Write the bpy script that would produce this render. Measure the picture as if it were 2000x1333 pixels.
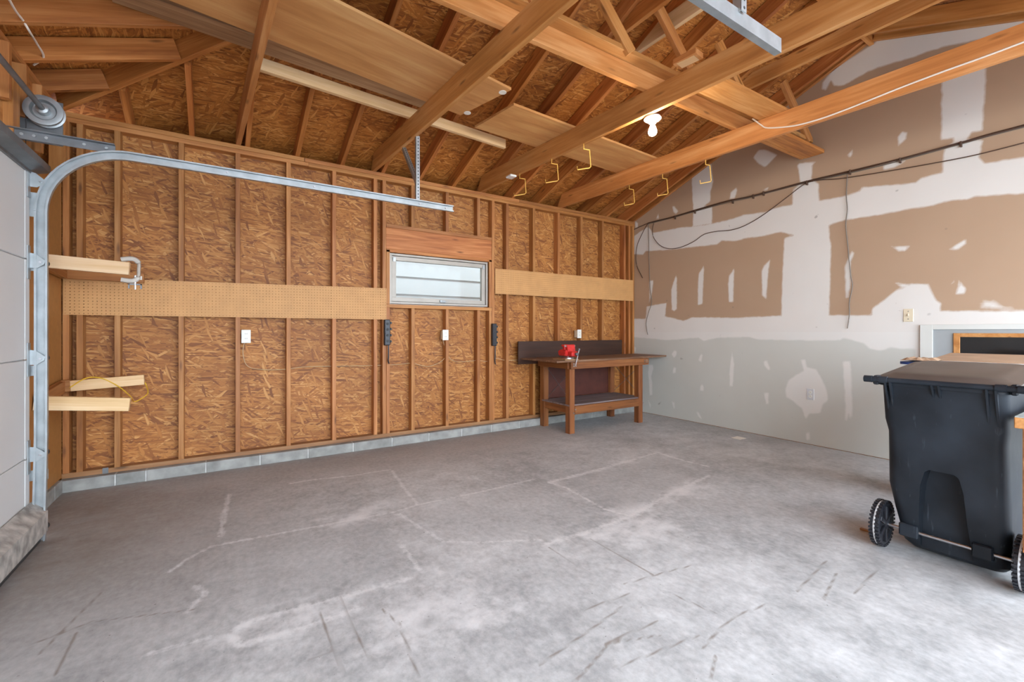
import bpy, bmesh, math, random
import numpy as np
from mathutils import Vector, Matrix
random.seed(7)
for o in list(bpy.data.objects): bpy.data.objects.remove(o)
S = bpy.context.scene
C = S.collection
# ---------------------------------------------------------------- camera
F_PX, HORIZON, EYE, YAW = 863.0, 648.0, 1.204, math.radians(57.2)
cam = bpy.data.objects.new('camera', bpy.data.cameras.new('camera')); C.objects.link(cam)
cam.data.sensor_width = 36; cam.data.lens = F_PX*36/2000; cam.data.shift_y = -(666.5-HORIZON)/2000
cam.data.clip_start = .02
cam.location = (0, 0, EYE); cam.rotation_euler = (math.pi/2, 0, -(math.pi/2-YAW))
S.camera = cam
# ---------------------------------------------------------------- light and exposure
w = bpy.data.worlds.new('sky'); S.world = w; w.use_nodes = True
wb = w.node_tree.nodes['Background']; wb.inputs[0].default_value = (.85, .96, 1.09, 1); wb.inputs[1].default_value = 5.2
S.view_settings.view_transform = 'Standard'; S.view_settings.look = 'None'
S.view_settings.gamma = 1; S.view_settings.use_curve_mapping = False
S.view_settings.exposure = 0.9
BULB_POWER = 170.0
# ---------------------------------------------------------------- photo pixel -> place
SN, CS = math.sin(YAW), math.cos(YAW)
def ray(u, v):
    t = (u-1000)/F_PX
    return (SN*t+CS, -CS*t+SN, (HORIZON-v)/F_PX)
def onX(u, v, X): r = ray(u, v); k = X/r[0]; return (X, r[1]*k, EYE+r[2]*k)
def onY(u, v, Y): r = ray(u, v); k = Y/r[1]; return (r[0]*k, Y, EYE+r[2]*k)
def onZ(u, v, Z): r = ray(u, v); k = (Z-EYE)/r[2]; return (r[0]*k, r[1]*k, Z)
# ---------------------------------------------------------------- room measures
XL, XR, YB, YN = -1.05, 5.21, 4.64, -1.24      # door wall, drywall, stud wall, open side behind the camera
PLATE = 2.872; PITCH = .38; FPITCH = .342; YRIDGE = 1.7; XRIDGE = -1.05+2.94/.9
ZRIDGE = PLATE+PITCH*(YB-YRIDGE); SH = .157
# ---------------------------------------------------------------- materials
def mat(name): 
    m = bpy.data.materials.new(name); m.use_nodes = True
    return m, m.node_tree, m.node_tree.nodes['Principled BSDF']
def nd(t, typ, **kw):
    n = t.nodes.new(typ)
    for k, v in kw.items():
        if k.startswith('i_'):
            key = k[2:]; key = int(key) if key.isdigit() else key.replace('_', ' ')
            if hasattr(v, 'links') or isinstance(v, bpy.types.NodeSocket): t.links.new(v, n.inputs[key])
            else: n.inputs[key].default_value = v
        else: setattr(n, k, v)
    return n
def ramp(t, fac, stops):
    n = t.nodes.new('ShaderNodeValToRGB'); t.links.new(fac, n.inputs[0])
    cr = n.color_ramp
    while len(cr.elements) < len(stops): cr.elements.new(.5)
    for e, (p, c) in zip(cr.elements, stops): e.position = p; e.color = (*c, 1) if len(c) == 3 else c
    return n.outputs[0]
def mixc(t, fac, a, b, mode='MIX'):
    n = t.nodes.new('ShaderNodeMix'); n.data_type = 'RGBA'; n.blend_type = mode
    for s, v in ((n.inputs[0], fac), (n.inputs[6], a), (n.inputs[7], b)):
        if isinstance(v, bpy.types.NodeSocket): t.links.new(v, s)
        elif isinstance(v, (int, float)): s.default_value = v
        else: s.default_value = (*v, 1)
    return n.outputs[2]
def math_(t, op, a, b=0.0, c=0.0, clamp=False):
    n = t.nodes.new('ShaderNodeMath'); n.operation = op; n.use_clamp = clamp
    for s, v in zip(n.inputs, (a, b, c)):
        if isinstance(v, bpy.types.NodeSocket): t.links.new(v, s)
        else: s.default_value = v
    return n.outputs[0]
def bump(t, b, h, strength=.2, dist=.01):
    n = nd(t, 'ShaderNodeBump'); n.inputs['Strength'].default_value = strength; n.inputs['Distance'].default_value = dist
    t.links.new(h, n.inputs['Height']); t.links.new(n.outputs[0], b.inputs['Normal'])
def plain(name, col, rough=.6, metal=0.0, var=.0, nscale=6.0, bumpy=0.0):
    m, t, b = mat(name)
    tc = nd(t, 'ShaderNodeTexCoord')
    no = nd(t, 'ShaderNodeTexNoise'); t.links.new(tc.outputs['Object'], no.inputs['Vector']); no.inputs['Scale'].default_value = nscale; no.inputs['Detail'].default_value = 5
    lo = tuple(max(0, c*(1-var)) for c in col); hi = tuple(min(1, c*(1+var)) for c in col)
    t.links.new(ramp(t, no.outputs[0], [(.3, lo), (.7, hi)]), b.inputs['Base Color'])
    b.inputs['Roughness'].default_value = rough; b.inputs['Metallic'].default_value = metal
    if bumpy: bump(t, b, no.outputs[0], bumpy, .004)
    return m
def wood(name, lo, mid, hi, rough=.55, grain=20.0, knots=True, var=.16):
    m, t, b = mat(name)
    tc = nd(t, 'ShaderNodeTexCoord'); oi = nd(t, 'ShaderNodeObjectInfo')
    off = nd(t, 'ShaderNodeVectorMath', operation='ADD'); t.links.new(tc.outputs['Object'], off.inputs[0])
    cb = nd(t, 'ShaderNodeCombineXYZ'); 
    t.links.new(math_(t, 'MULTIPLY', oi.outputs['Random'], 37.0), cb.inputs[0]); t.links.new(math_(t, 'MULTIPLY', oi.outputs['Random'], 11.0), cb.inputs[1])
    t.links.new(cb.outputs[0], off.inputs[1])
    def mapped(sc):
        mp = nd(t, 'ShaderNodeMapping'); mp.inputs['Scale'].default_value = sc; t.links.new(off.outputs[0], mp.inputs[0]); return mp.outputs[0]
    n1 = nd(t, 'ShaderNodeTexNoise'); t.links.new(mapped((1.1, grain, grain)), n1.inputs['Vector']); n1.inputs['Scale'].default_value = 1; n1.inputs['Detail'].default_value = 6; n1.inputs['Distortion'].default_value = .8
    n2 = nd(t, 'ShaderNodeTexNoise'); t.links.new(mapped((5, grain*5, grain*5)), n2.inputs['Vector']); n2.inputs['Scale'].default_value = 1; n2.inputs['Detail'].default_value = 3
    n3 = nd(t, 'ShaderNodeTexNoise'); t.links.new(mapped((1.2, 1.6, 1.6)), n3.inputs['Vector']); n3.inputs['Scale'].default_value = 1
    f = math_(t, 'ADD', math_(t, 'MULTIPLY', n1.outputs[0], .6), math_(t, 'ADD', math_(t, 'MULTIPLY', n2.outputs[0], .2), math_(t, 'MULTIPLY', n3.outputs[0], .25)))
    col = ramp(t, f, [(.38, lo), (.53, mid), (.68, hi)])
    if knots:
        v = nd(t, 'ShaderNodeTexVoronoi'); t.links.new(mapped((2.6, 11, 11)), v.inputs['Vector']); v.inputs['Scale'].default_value = 1
        k = ramp(t, v.outputs['Distance'], [(.05, (1, 1, 1)), (.16, (0, 0, 0))])
        col = mixc(t, math_(t, 'MULTIPLY', k, .8), col, tuple(c*.45 for c in lo))
    hs = nd(t, 'ShaderNodeHueSaturation'); t.links.new(col, hs.inputs['Color'])
    t.links.new(math_(t, 'MULTIPLY_ADD', oi.outputs['Random'], 2*var, 1-var), hs.inputs['Value'])
    t.links.new(math_(t, 'MULTIPLY_ADD', math_(t, 'FRACT', math_(t, 'MULTIPLY', oi.outputs['Random'], 7.3)), .008, .496), hs.inputs['Hue'])
    t.links.new(hs.outputs[0], b.inputs['Base Color'])
    b.inputs['Roughness'].default_value = rough
    bump(t, b, f, .15, .002)
    return m
def osb(name, tint=(1, 1, 1)):
    m, t, b = mat(name)
    uv = nd(t, 'ShaderNodeTexCoord').outputs['UV']
    dn = nd(t, 'ShaderNodeTexNoise'); t.links.new(uv, dn.inputs['Vector']); dn.inputs['Scale'].default_value = 5; dn.inputs['Detail'].default_value = 2
    sub = nd(t, 'ShaderNodeVectorMath', operation='MULTIPLY_ADD'); t.links.new(dn.outputs[1], sub.inputs[0]); sub.inputs[1].default_value = (.03, .03, 0); t.links.new(uv, sub.inputs[2])
    vec = sub.outputs[0]
    def layer(ang, sx, sy, seed):
        mp = nd(t, 'ShaderNodeMapping'); mp.inputs['Rotation'].default_value = (0, 0, math.radians(ang)); mp.inputs['Location'].default_value = (seed*3.1, seed*1.7, 0)
        t.links.new(vec, mp.inputs[0])
        ms = nd(t, 'ShaderNodeMapping'); ms.inputs['Scale'].default_value = (sx, sy, 1); t.links.new(mp.outputs[0], ms.inputs[0])
        v = nd(t, 'ShaderNodeTexVoronoi', voronoi_dimensions='2D'); t.links.new(ms.outputs[0], v.inputs['Vector']); v.inputs['Scale'].default_value = 1
        e = nd(t, 'ShaderNodeTexVoronoi', voronoi_dimensions='2D', feature='DISTANCE_TO_EDGE'); t.links.new(ms.outputs[0], e.inputs['Vector']); e.inputs['Scale'].default_value = 1
        sp = nd(t, 'ShaderNodeSeparateColor'); t.links.new(v.outputs['Color'], sp.inputs[0])
        g = nd(t, 'ShaderNodeTexNoise', noise_dimensions='2D'); t.links.new(ms.outputs[0], g.inputs['Vector']); g.inputs['Scale'].default_value = 3
        g2 = nd(t, 'ShaderNodeMapping'); g2.inputs['Scale'].default_value = (.4, 5, 1); t.links.new(ms.outputs[0], g2.inputs[0]); t.links.new(g2.outputs[0], g.inputs['Vector'])
        val = math_(t, 'ADD', math_(t, 'MULTIPLY', sp.outputs[1], .75), math_(t, 'MULTIPLY', g.outputs[0], .25))
        edge = ramp(t, e.outputs['Distance'], [(0, (0, 0, 0)), (.1, (1, 1, 1))])
        return sp.outputs[0], val, edge
    def colour(val):
        k = [(.08, (.17, .052, .009)), (.3, (.34, .122, .023)), (.52, (.43, .168, .034)), (.76, (.51, .225, .055)), (.97, (.68, .375, .13))]
        return ramp(t, val, [(p, tuple(c[i]*tint[i] for i in range(3))) for p, c in k])
    col = None
    for ang, sx, sy, seed, thr in ((3, 5, 44, 1, 0), (-15, 6, 56, 2, .5), (17, 6, 60, 3, .55), (-34, 8, 62, 4, .66), (38, 8, 66, 5, .7), (4, 9, 100, 6, .62), (72, 9, 56, 7, .88)):
        r, val, edge = layer(ang, sx, sy, seed)
        c = mixc(t, math_(t, 'MULTIPLY', math_(t, 'SUBTRACT', 1, edge), .55), colour(val), (.17, .058, .013))
        if col is None: col = c; h = val
        else:
            mk = math_(t, 'GREATER_THAN', r, thr)
            col = mixc(t, mk, col, c)
            hm = nd(t, 'ShaderNodeMix'); t.links.new(mk, hm.inputs[0]); t.links.new(h, hm.inputs[2]); t.links.new(val, hm.inputs[3]); h = hm.outputs[0]
    big = nd(t, 'ShaderNodeTexNoise'); t.links.new(uv, big.inputs['Vector']); big.inputs['Scale'].default_value = 1.3; big.inputs['Detail'].default_value = 3
    col = mixc(t, 1.0, col, ramp(t, big.outputs[0], [(.3, (.82, .8, .78)), (.7, (1.08, 1.05, 1.0))]), 'MULTIPLY')
    t.links.new(col, b.inputs['Base Color']); b.inputs['Roughness'].default_value = .6
    bump(t, b, h, .25, .004)
    return m
M = {}
M['stud'] = wood('stud_lumber', (.26, .088, .020), (.40, .158, .040), (.53, .245, .080))
M['rafter'] = wood('rafter_lumber', (.28, .082, .017), (.45, .155, .036), (.62, .26, .08))
M['joist'] = wood('joist_lumber', (.38, .138, .034), (.54, .225, .062), (.67, .34, .13), grain=14)
M['sill'] = wood('sill_lumber', (.22, .09, .032), (.34, .155, .06), (.45, .23, .1))
M['pine'] = wood('pale_pine', (.62, .38, .17), (.74, .49, .25), (.82, .6, .36), knots=False, var=.06)
M['greyplank'] = wood('weathered_plank', (.2, .1, .045), (.34, .19, .09), (.46, .31, .17), knots=False, var=.05)
M['ply'] = wood('plywood', (.46, .205, .062), (.57, .28, .095), (.66, .38, .15), grain=9, knots=False, var=.08)
M['bench'] = wood('bench_lumber', (.13, .038, .010), (.23, .073, .018), (.32, .12, .036), var=.06)
M['benchtop'] = wood('bench_plank_top', (.11, .048, .024), (.19, .092, .05), (.30, .17, .10), knots=False, var=.04)
M['darkboard'] = wood('dark_stained_board', (.028, .010, .005), (.045, .016, .008), (.07, .026, .014), rough=.5, knots=False, var=.02)
M['redpanel'] = plain('dark_red_hardboard', (.085, .02, .012), .55, 0, .25, 9)
M['shelfboard'] = wood('grey_shelf_board', (.12, .085, .08), (.2, .155, .15), (.28, .22, .21), knots=False, var=.03)
M['osb'] = osb('strand_board'); M['osbroof'] = osb('roof_strand_board', (1.18, 1.08, .95))
M['hardboard'] = plain('hardboard', (.42, .19, .05), .55, 0, .08, 30)
M['peg'] = plain('pegboard', (.60, .315, .115), .6, 0, .08, 7)
M['galv'] = plain('galvanised_steel', (.40, .43, .44), .45, .75, .14, 14)
M['dsteel'] = plain('dull_steel', (.20, .21, .22), .45, .7, .2, 10)
M['doorwhite'] = plain('white_door_skin', (.62, .62, .61), .5, 0, .03, 2)
M['dirtywhite'] = plain('scuffed_white_steel', (.38, .36, .33), .6, .1, .45, 16)
M['block'] = plain('concrete_block', (.30, .30, .28), .85, 0, .28, 9, .3)
M['mortar'] = plain('mortar', (.5, .5, .48), .9, 0, .2, 14, .3)
M['winframe'] = plain('aluminium_window_frame', (.42, .385, .335), .45, .2, .08, 6)
M['whitepaint'] = plain('white_paint', (.66, .66, .61), .5, 0, .03, 3)
M['doorgrey'] = plain('grey_door_paint', (.36, .38, .38), .5, 0, .06, 4)
M['ivory'] = plain('ivory_plastic', (.72, .62, .45), .4)
M['outletw'] = plain('pale_plastic', (.78, .77, .7), .4)
M['slot'] = plain('dark_slot', (.03, .03, .03), .6)
M['blackplastic'] = plain('black_plastic', (.018, .019, .024), .4, 0, .2, 10)
M['wireb'] = plain('dark_cable', (.085, .045, .028), .5)
M['wireg'] = plain('grey_cable', (.18, .15, .12), .5)
M['wirew'] = plain('white_cable', (.82, .74, .64), .5); M['wiret'] = plain('tan_cable', (.52, .36, .2), .5)
M['wirey'] = plain('yellow_cord', (.75, .45, .03), .5)
M['hook'] = plain('yellow_hook', (.8, .47, .1), .4)
M['porcelain'] = plain('white_porcelain', (.85, .84, .8), .25)
M['card'] = plain('cardboard', (.45, .3, .19), .8, 0, .1, 8)
M['paper'] = plain('paper', (.78, .74, .66), .8)
M['white_tape'] = plain('pale_tape', (.62, .63, .64), .6)
M['blue'] = plain('blue_plastic', (.02, .07, .3), .45)
M['red'] = plain('red_vise_paint', (.62, .03, .025), .4, .1, .15, 30)
M['chrome'] = plain('bright_steel', (.55, .55, .56), .3, 1)
M['clamp'] = plain('painted_clamp', (.48, .43, .37), .5, .1, .1, 20)
M['siding'] = plain('off_white_siding', (.62, .63, .62), .6, 0, .02, 3)
M['glaze'] = plain('dark_glass', (.012, .010, .009), .12, 0, .3, 12)
M['honey'] = wood('honey_cabinet_wood', (.36, .14, .04), (.52, .22, .07), (.62, .3, .11), knots=False, var=.02)
M['greytop'] = plain('grey_counter', (.33, .35, .33), .5, 0, .15, 20)
M['ground'] = plain('driveway_concrete', (.42, .42, .41), .9, 0, .1, 4)
def bin_mat():
    m, t, b = mat('scuffed_black_polyethylene')
    tc = nd(t, 'ShaderNodeTexCoord')
    n = nd(t, 'ShaderNodeTexNoise'); t.links.new(tc.outputs['Object'], n.inputs['Vector']); n.inputs['Scale'].default_value = 4; n.inputs['Detail'].default_value = 6
    mp = nd(t, 'ShaderNodeMapping'); mp.inputs['Scale'].default_value = (30, 30, 4); mp.inputs['Rotation'].default_value = (.4, 0, 0); t.links.new(tc.outputs['Object'], mp.inputs[0])
    s = nd(t, 'ShaderNodeTexNoise'); t.links.new(mp.outputs[0], s.inputs['Vector']); s.inputs['Scale'].default_value = 1.5; s.inputs['Detail'].default_value = 3
    col = ramp(t, n.outputs[0], [(.3, (.006, .008, .011)), (.72, (.024, .031, .041))])
    col = mixc(t, ramp(t, s.outputs[0], [(.66, (0, 0, 0)), (.8, (.5, .5, .5))]), col, (.12, .14, .17))
    t.links.new(col, b.inputs['Base Color']); t.links.new(ramp(t, n.outputs[0], [(.3, (.42,)*3), (.7, (.58,)*3)]), b.inputs['Roughness'])
    b.inputs['Specular IOR Level'].default_value = .3
    return m
M['bin'] = bin_mat(); M['lid'] = plain('dust_and_reflection_lid', (.085, .066, .055), .42, 0, .2, 6)  # lid: brown wood reflection and dust put into the base colour
def glass():
    m, t, b = mat('window_glass')
    t.nodes.remove(b); tr = nd(t, 'ShaderNodeBsdfTransparent'); tr.inputs[0].default_value = (.74, .76, .75, 1); gl = nd(t, 'ShaderNodeBsdfGlossy'); gl.inputs['Roughness'].default_value = .05
    mx = nd(t, 'ShaderNodeMixShader'); mx.inputs[0].default_value = .012; t.links.new(tr.outputs[0], mx.inputs[1]); t.links.new(gl.outputs[0], mx.inputs[2])
    t.links.new(mx.outputs[0], t.nodes['Material Output'].inputs[0]); return m
M['glass'] = glass()
def emit():
    m, t, b = mat('lit_bulb'); b.inputs['Emission Color'].default_value = (1, .86, .62, 1); b.inputs['Emission Strength'].default_value = BULB_POWER
    return m
M['bulb'] = emit()
def drywall():
    m, t, b = mat('taped_drywall')
    pos = nd(t, 'ShaderNodeNewGeometry').outputs['Position']
    at = nd(t, 'ShaderNodeAttribute', attribute_name='mud'); md = at.outputs['Fac']
    n = nd(t, 'ShaderNodeTexNoise'); t.links.new(pos, n.inputs['Vector']); n.inputs['Scale'].default_value = 14; n.inputs['Detail'].default_value = 5
    n2 = nd(t, 'ShaderNodeTexNoise'); t.links.new(pos, n2.inputs['Vector']); n2.inputs['Scale'].default_value = 2.2; n2.inputs['Detail'].default_value = 3
    sx = nd(t, 'ShaderNodeSeparateXYZ'); t.links.new(pos, sx.inputs[0])
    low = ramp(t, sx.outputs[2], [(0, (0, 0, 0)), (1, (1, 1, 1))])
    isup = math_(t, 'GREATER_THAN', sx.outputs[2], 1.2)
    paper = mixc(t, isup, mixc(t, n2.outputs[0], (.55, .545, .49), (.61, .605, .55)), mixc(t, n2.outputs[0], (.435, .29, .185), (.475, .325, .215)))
    mudc = mixc(t, n2.outputs[0], (.73, .70, .65), (.79, .765, .72))
    f = math_(t, 'ADD', md, math_(t, 'MULTIPLY', math_(t, 'SUBTRACT', n.outputs[0], .5), .28))
    fac = ramp(t, f, [(.40, (0, 0, 0)), (.64, (1, 1, 1))])
    col = mixc(t, math_(t, 'MULTIPLY', fac, .93), paper, mudc)
    sp = nd(t, 'ShaderNodeTexNoise'); t.links.new(pos, sp.inputs['Vector']); sp.inputs['Scale'].default_value = 9; sp.inputs['Detail'].default_value = 2
    col = mixc(t, math_(t, 'MULTIPLY', ramp(t, sp.outputs[0], [(.74, (0, 0, 0)), (.78, (1, 1, 1))]), .5), col, (.2, .17, .14))
    t.links.new(col, b.inputs['Base Color']); b.inputs['Roughness'].default_value = .8
    bump(t, b, fac, .12, .003)
    return m
M['drywall'] = drywall()
def concrete():
    m, t, b = mat('worn_concrete')
    pos = nd(t, 'ShaderNodeNewGeometry').outputs['Position']
    def noise(sc, det=6, stretch=None):
        n = nd(t, 'ShaderNodeTexNoise'); n.inputs['Scale'].default_value = sc; n.inputs['Detail'].default_value = det; n.inputs['Roughness'].default_value = .65
        if stretch:
            mp = nd(t, 'ShaderNodeMapping'); mp.inputs['Scale'].default_value = stretch; t.links.new(pos, mp.inputs[0]); t.links.new(mp.outputs[0], n.inputs['Vector'])
        else: t.links.new(pos, n.inputs['Vector'])
        return n.outputs[0]
    n1, n2, n3 = noise(1.1, 8), noise(6, 10), noise(34, 9, (1, .7, 1))
    col = ramp(t, math_(t, 'ADD', math_(t, 'MULTIPLY', n1, .36), math_(t, 'ADD', math_(t, 'MULTIPLY', n2, .34), math_(t, 'MULTIPLY', n3, .3))), [(.40, (.32, .326, .328)), (.5, (.475, .482, .483)), (.60, (.62, .627, .628))])
    a = lambda s: nd(t, 'ShaderNodeAttribute', attribute_name=s).outputs['Fac']
    wob = math_(t, 'MULTIPLY', math_(t, 'SUBTRACT', n3, .5), 1.1)
    wob2 = math_(t, 'MULTIPLY', math_(t, 'SUBTRACT', n2, .5), .9)
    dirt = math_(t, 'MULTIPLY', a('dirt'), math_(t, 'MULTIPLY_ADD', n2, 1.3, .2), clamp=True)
    col = mixc(t, math_(t, 'MULTIPLY', dirt, .85), col, (.19, .145, .115))  # brown of real dirt mixed with painted colour bounce from the strand board
    blotch = ramp(t, math_(t, 'ADD', a('blotch'), math_(t, 'MULTIPLY', wob2, 1.6)), [(.30, (0, 0, 0)), (.75, (1, 1, 1))])
    col = mixc(t, math_(t, 'MULTIPLY', blotch, .9), col, (.72, .72, .72))
    dark = ramp(t, math_(t, 'ADD', a('dark'), wob2), [(.42, (0, 0, 0)), (.75, (1, 1, 1))])
    col = mixc(t, math_(t, 'MULTIPLY', dark, .6), col, (.25, .25, .248))
    pale = ramp(t, math_(t, 'ADD', math_(t, 'ADD', a('pale'), wob), math_(t, 'MULTIPLY', wob2, .9)), [(.55, (0, 0, 0)), (1.0, (1, 1, 1))])
    col = mixc(t, math_(t, 'MULTIPLY', pale, .65), col, (.75, .75, .745))
    scr = ramp(t, math_(t, 'ADD', a('scratch'), math_(t, 'MULTIPLY', wob, .7)), [(.55, (0, 0, 0)), (.95, (1, 1, 1))])
    col = mixc(t, math_(t, 'MULTIPLY', scr, .75), col, (.19, .155, .125))
    sp = noise(40, 2); col = mixc(t, math_(t, 'MULTIPLY', ramp(t, sp, [(.72, (0, 0, 0)), (.76, (1, 1, 1))]), .7), col, (.1, .09, .08))
    t.links.new(col, b.inputs['Base Color']); t.links.new(ramp(t, n2, [(.3, (.5,)*3), (.7, (.75,)*3)]), b.inputs['Roughness'])
    bump(t, b, n2, .12, .006)
    return m
M['concrete'] = concrete()
# ---------------------------------------------------------------- object helpers
def tag(o, label=None, cat=None, group=None, kind=None):
    for k, v in (('label', label), ('category', cat), ('group', group), ('kind', kind)):
        if v: o[k] = v
    return o
def thing(name, loc, label, cat, group=None, kind=None):
    o = bpy.data.objects.new(name, None); C.objects.link(o); o.location = loc; o.empty_display_size = .1
    return tag(o, label, cat, group, kind)
def wloc(o):
    v = Vector((0, 0, 0))
    while o is not None:
        v = v + (Vector(o['_org']) if '_org' in o else (Vector(o.location) if o.type == 'EMPTY' else Vector((0, 0, 0)))); o = o.parent
    return v
def adopt(o, parent):
    if parent is None: return
    mw = o.matrix_basis.copy(); o.parent = parent
    # parents are either unrotated empties / plain world meshes, or boards (inverse of their placement)
    p = parent; pm = Matrix.Identity(4)
    chain = []
    while p: chain.append(p); p = p.parent
    for q in reversed(chain): pm = pm @ q.matrix_parent_inverse @ q.matrix_basis
    o.matrix_parent_inverse = pm.inverted()
def obj(name, me, m, parent=None, smooth=False):
    if isinstance(me, bmesh.types.BMesh):
        bm = me; me = bpy.data.meshes.new(name); bmesh.ops.recalc_face_normals(bm, faces=bm.faces); bm.to_mesh(me); bm.free()
    o = bpy.data.objects.new(name, me); C.objects.link(o)
    if m is not None and not me.materials: me.materials.append(M[m] if isinstance(m, str) else m)
    if smooth: smooth_by_angle(me)
    adopt(o, parent)
    return o
def smooth_by_angle(me, ang=.6):
    me.polygons.foreach_set('use_smooth', [True]*len(me.polygons))
    bm = bmesh.new(); bm.from_mesh(me)
    for e in bm.edges:
        if len(e.link_faces) == 2 and e.calc_face_angle(0) > ang: e.smooth = False
    bm.to_mesh(me); bm.free()
def add_box(bm, lo, hi, bev=0.0, M4=None):
    r = bmesh.ops.create_cube(bm, size=1)
    c = [(a+b)/2 for a, b in zip(lo, hi)]; s = [abs(b-a) for a, b in zip(lo, hi)]
    for v in r['verts']: v.co = Vector((c[0]+v.co.x*s[0], c[1]+v.co.y*s[1], c[2]+v.co.z*s[2]))
    vs = r['verts']
    if bev:
        es = list({e for v in vs for e in v.link_edges})
        rb = bmesh.ops.bevel(bm, geom=es, offset=min(bev, .45*min(s)), segments=1, affect='EDGES'); vs = rb['verts']
    if M4 is not None:
        for v in vs: v.co = M4 @ v.co
    return bm
def box(name, lo, hi, m, parent=None, bev=.0015):
    return obj(name, add_box(bmesh.new(), lo, hi, bev), m, parent)
def frame_of(a, b, up=(0, 0, 1)):
    a = Vector(a); b = Vector(b); x = (b-a).normalized(); u = Vector(up)
    y = u.cross(x)
    if y.length < 1e-4: y = Vector((0, 1, 0)).cross(x)
    y.normalize(); z = x.cross(y)
    return Matrix(((x.x, y.x, z.x, a.x), (x.y, y.y, z.y, a.y), (x.z, y.z, z.z, a.z), (0, 0, 0, 1))), (b-a).length
def board(name, a, b, wd, ht, m, parent=None, up=(0, 0, 1), cut0=0.0, cut1=0.0):
    """plank along a->b; a, b = middle of its lower face; wd across, ht upwards; cut = end slanted by that much at the top"""
    mt, L = frame_of(a, b, up); ch = .0022; h = wd/2
    sec = [(-h+ch, 0), (h-ch, 0), (h, ch), (h, ht-ch), (h-ch, ht), (-h+ch, ht), (-h, ht-ch), (-h, ch)]
    vs = [(cut0*z/ht, y, z) for y, z in sec]+[(L-cut1*z/ht, y, z) for y, z in sec]
    fs = [tuple(range(8))[::-1], tuple(range(8, 16))]+[(i, (i+1) % 8, 8+(i+1) % 8, 8+i) for i in range(8)]
    me = bpy.data.meshes.new(name); me.from_pydata(vs, [], fs)
    o = bpy.data.objects.new(name, me); C.objects.link(o); me.materials.append(M[m]); o.matrix_basis = mt
    adopt(o, parent)
    return o
def add_cyl(bm, a, b, r, n=12, r2=None, cap=True):
    mt, L = frame_of(a, b); r2 = r if r2 is None else r2
    A = [bm.verts.new(mt @ Vector((0, r*math.cos(2*math.pi*i/n), r*math.sin(2*math.pi*i/n)))) for i in range(n)]
    B = [bm.verts.new(mt @ Vector((L, r2*math.cos(2*math.pi*i/n), r2*math.sin(2*math.pi*i/n)))) for i in range(n)]
    for i in range(n): bm.faces.new((A[i], A[(i+1) % n], B[(i+1) % n], B[i]))
    if cap: bm.faces.new(A[::-1]); bm.faces.new(B)
    return bm
def cyl(name, a, b, r, m, parent=None, n=14, r2=None):
    return obj(name, add_cyl(bmesh.new(), a, b, r, n, r2), m, parent, True)
def smooth_pts(pts, k=5):
    P = [Vector(p) for p in pts]; out = []
    for i in range(len(P)-1):
        p0, p1, p2, p3 = P[max(i-1, 0)], P[i], P[i+1], P[min(i+2, len(P)-1)]
        for j in range(k):
            s = j/k; out.append(.5*((2*p1)+(p2-p0)*s+(2*p0-5*p1+4*p2-p3)*s*s+(3*p1-p0-3*p2+p3)*s**3))
    return out+[P[-1]]
def tube(name, pts, r, m, parent=None, n=7, k=5, bm=None, flat=1.0):
    P = smooth_pts(pts, k) if k > 1 else [Vector(p) for p in pts]
    own = bm is None; bm = bm or bmesh.new(); rings = []
    for i, p in enumerate(P):
        d = (P[min(i+1, len(P)-1)]-P[max(i-1, 0)]).normalized()
        u = Vector((0, 0, 1)) if abs(d.z) < .95 else Vector((0, 1, 0))
        y = u.cross(d).normalized(); z = d.cross(y)
        rings.append([bm.verts.new(p+y*(r*math.cos(2*math.pi*q/n))+z*(r*flat*math.sin(2*math.pi*q/n))) for q in range(n)])
    for A, B in zip(rings, rings[1:]):
        for q in range(n): bm.faces.new((A[q], A[(q+1) % n], B[(q+1) % n], B[q]))
    bm.faces.new(rings[0][::-1]); bm.faces.new(rings[-1])
    return obj(name, bm, m, parent, True) if own else bm
def add_lathe(bm, org, axis, prof, n=20):
    """prof: list of (distance along axis, radius)"""
    a = Vector(org); mt, _ = frame_of(a, a+Vector(axis))
    rings = []
    for d, r in prof:
        rings.append([bm.verts.new(mt @ Vector((d, r*math.cos(2*math.pi*i/n), r*math.sin(2*math.pi*i/n)))) for i in range(n)])
    for A, B in zip(rings, rings[1:]):
        for q in range(n): bm.faces.new((A[q], A[(q+1) % n], B[(q+1) % n], B[q]))
    bm.faces.new(rings[0][::-1]); bm.faces.new(rings[-1])
    return bm
def add_prism(bm, pts, off):
    """planar outline pts (3D) extruded by vector off"""
    A = [bm.verts.new(p) for p in pts]; B = [bm.verts.new(Vector(p)+Vector(off)) for p in pts]; n = len(pts)
    f1 = bm.faces.new(A[::-1]); f2 = bm.faces.new(B)
    for i in range(n): bm.faces.new((A[i], A[(i+1) % n], B[(i+1) % n], B[i]))
    bmesh.ops.triangulate(bm, faces=[f1, f2])
    return bm
def uv_planar(me, fu, fv):
    uv = me.uv_layers.new(name='UVMap')
    for l in me.loops:
        co = me.vertices[l.vertex_index].co; uv.data[l.index].uv = (fu(co), fv(co))
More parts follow.
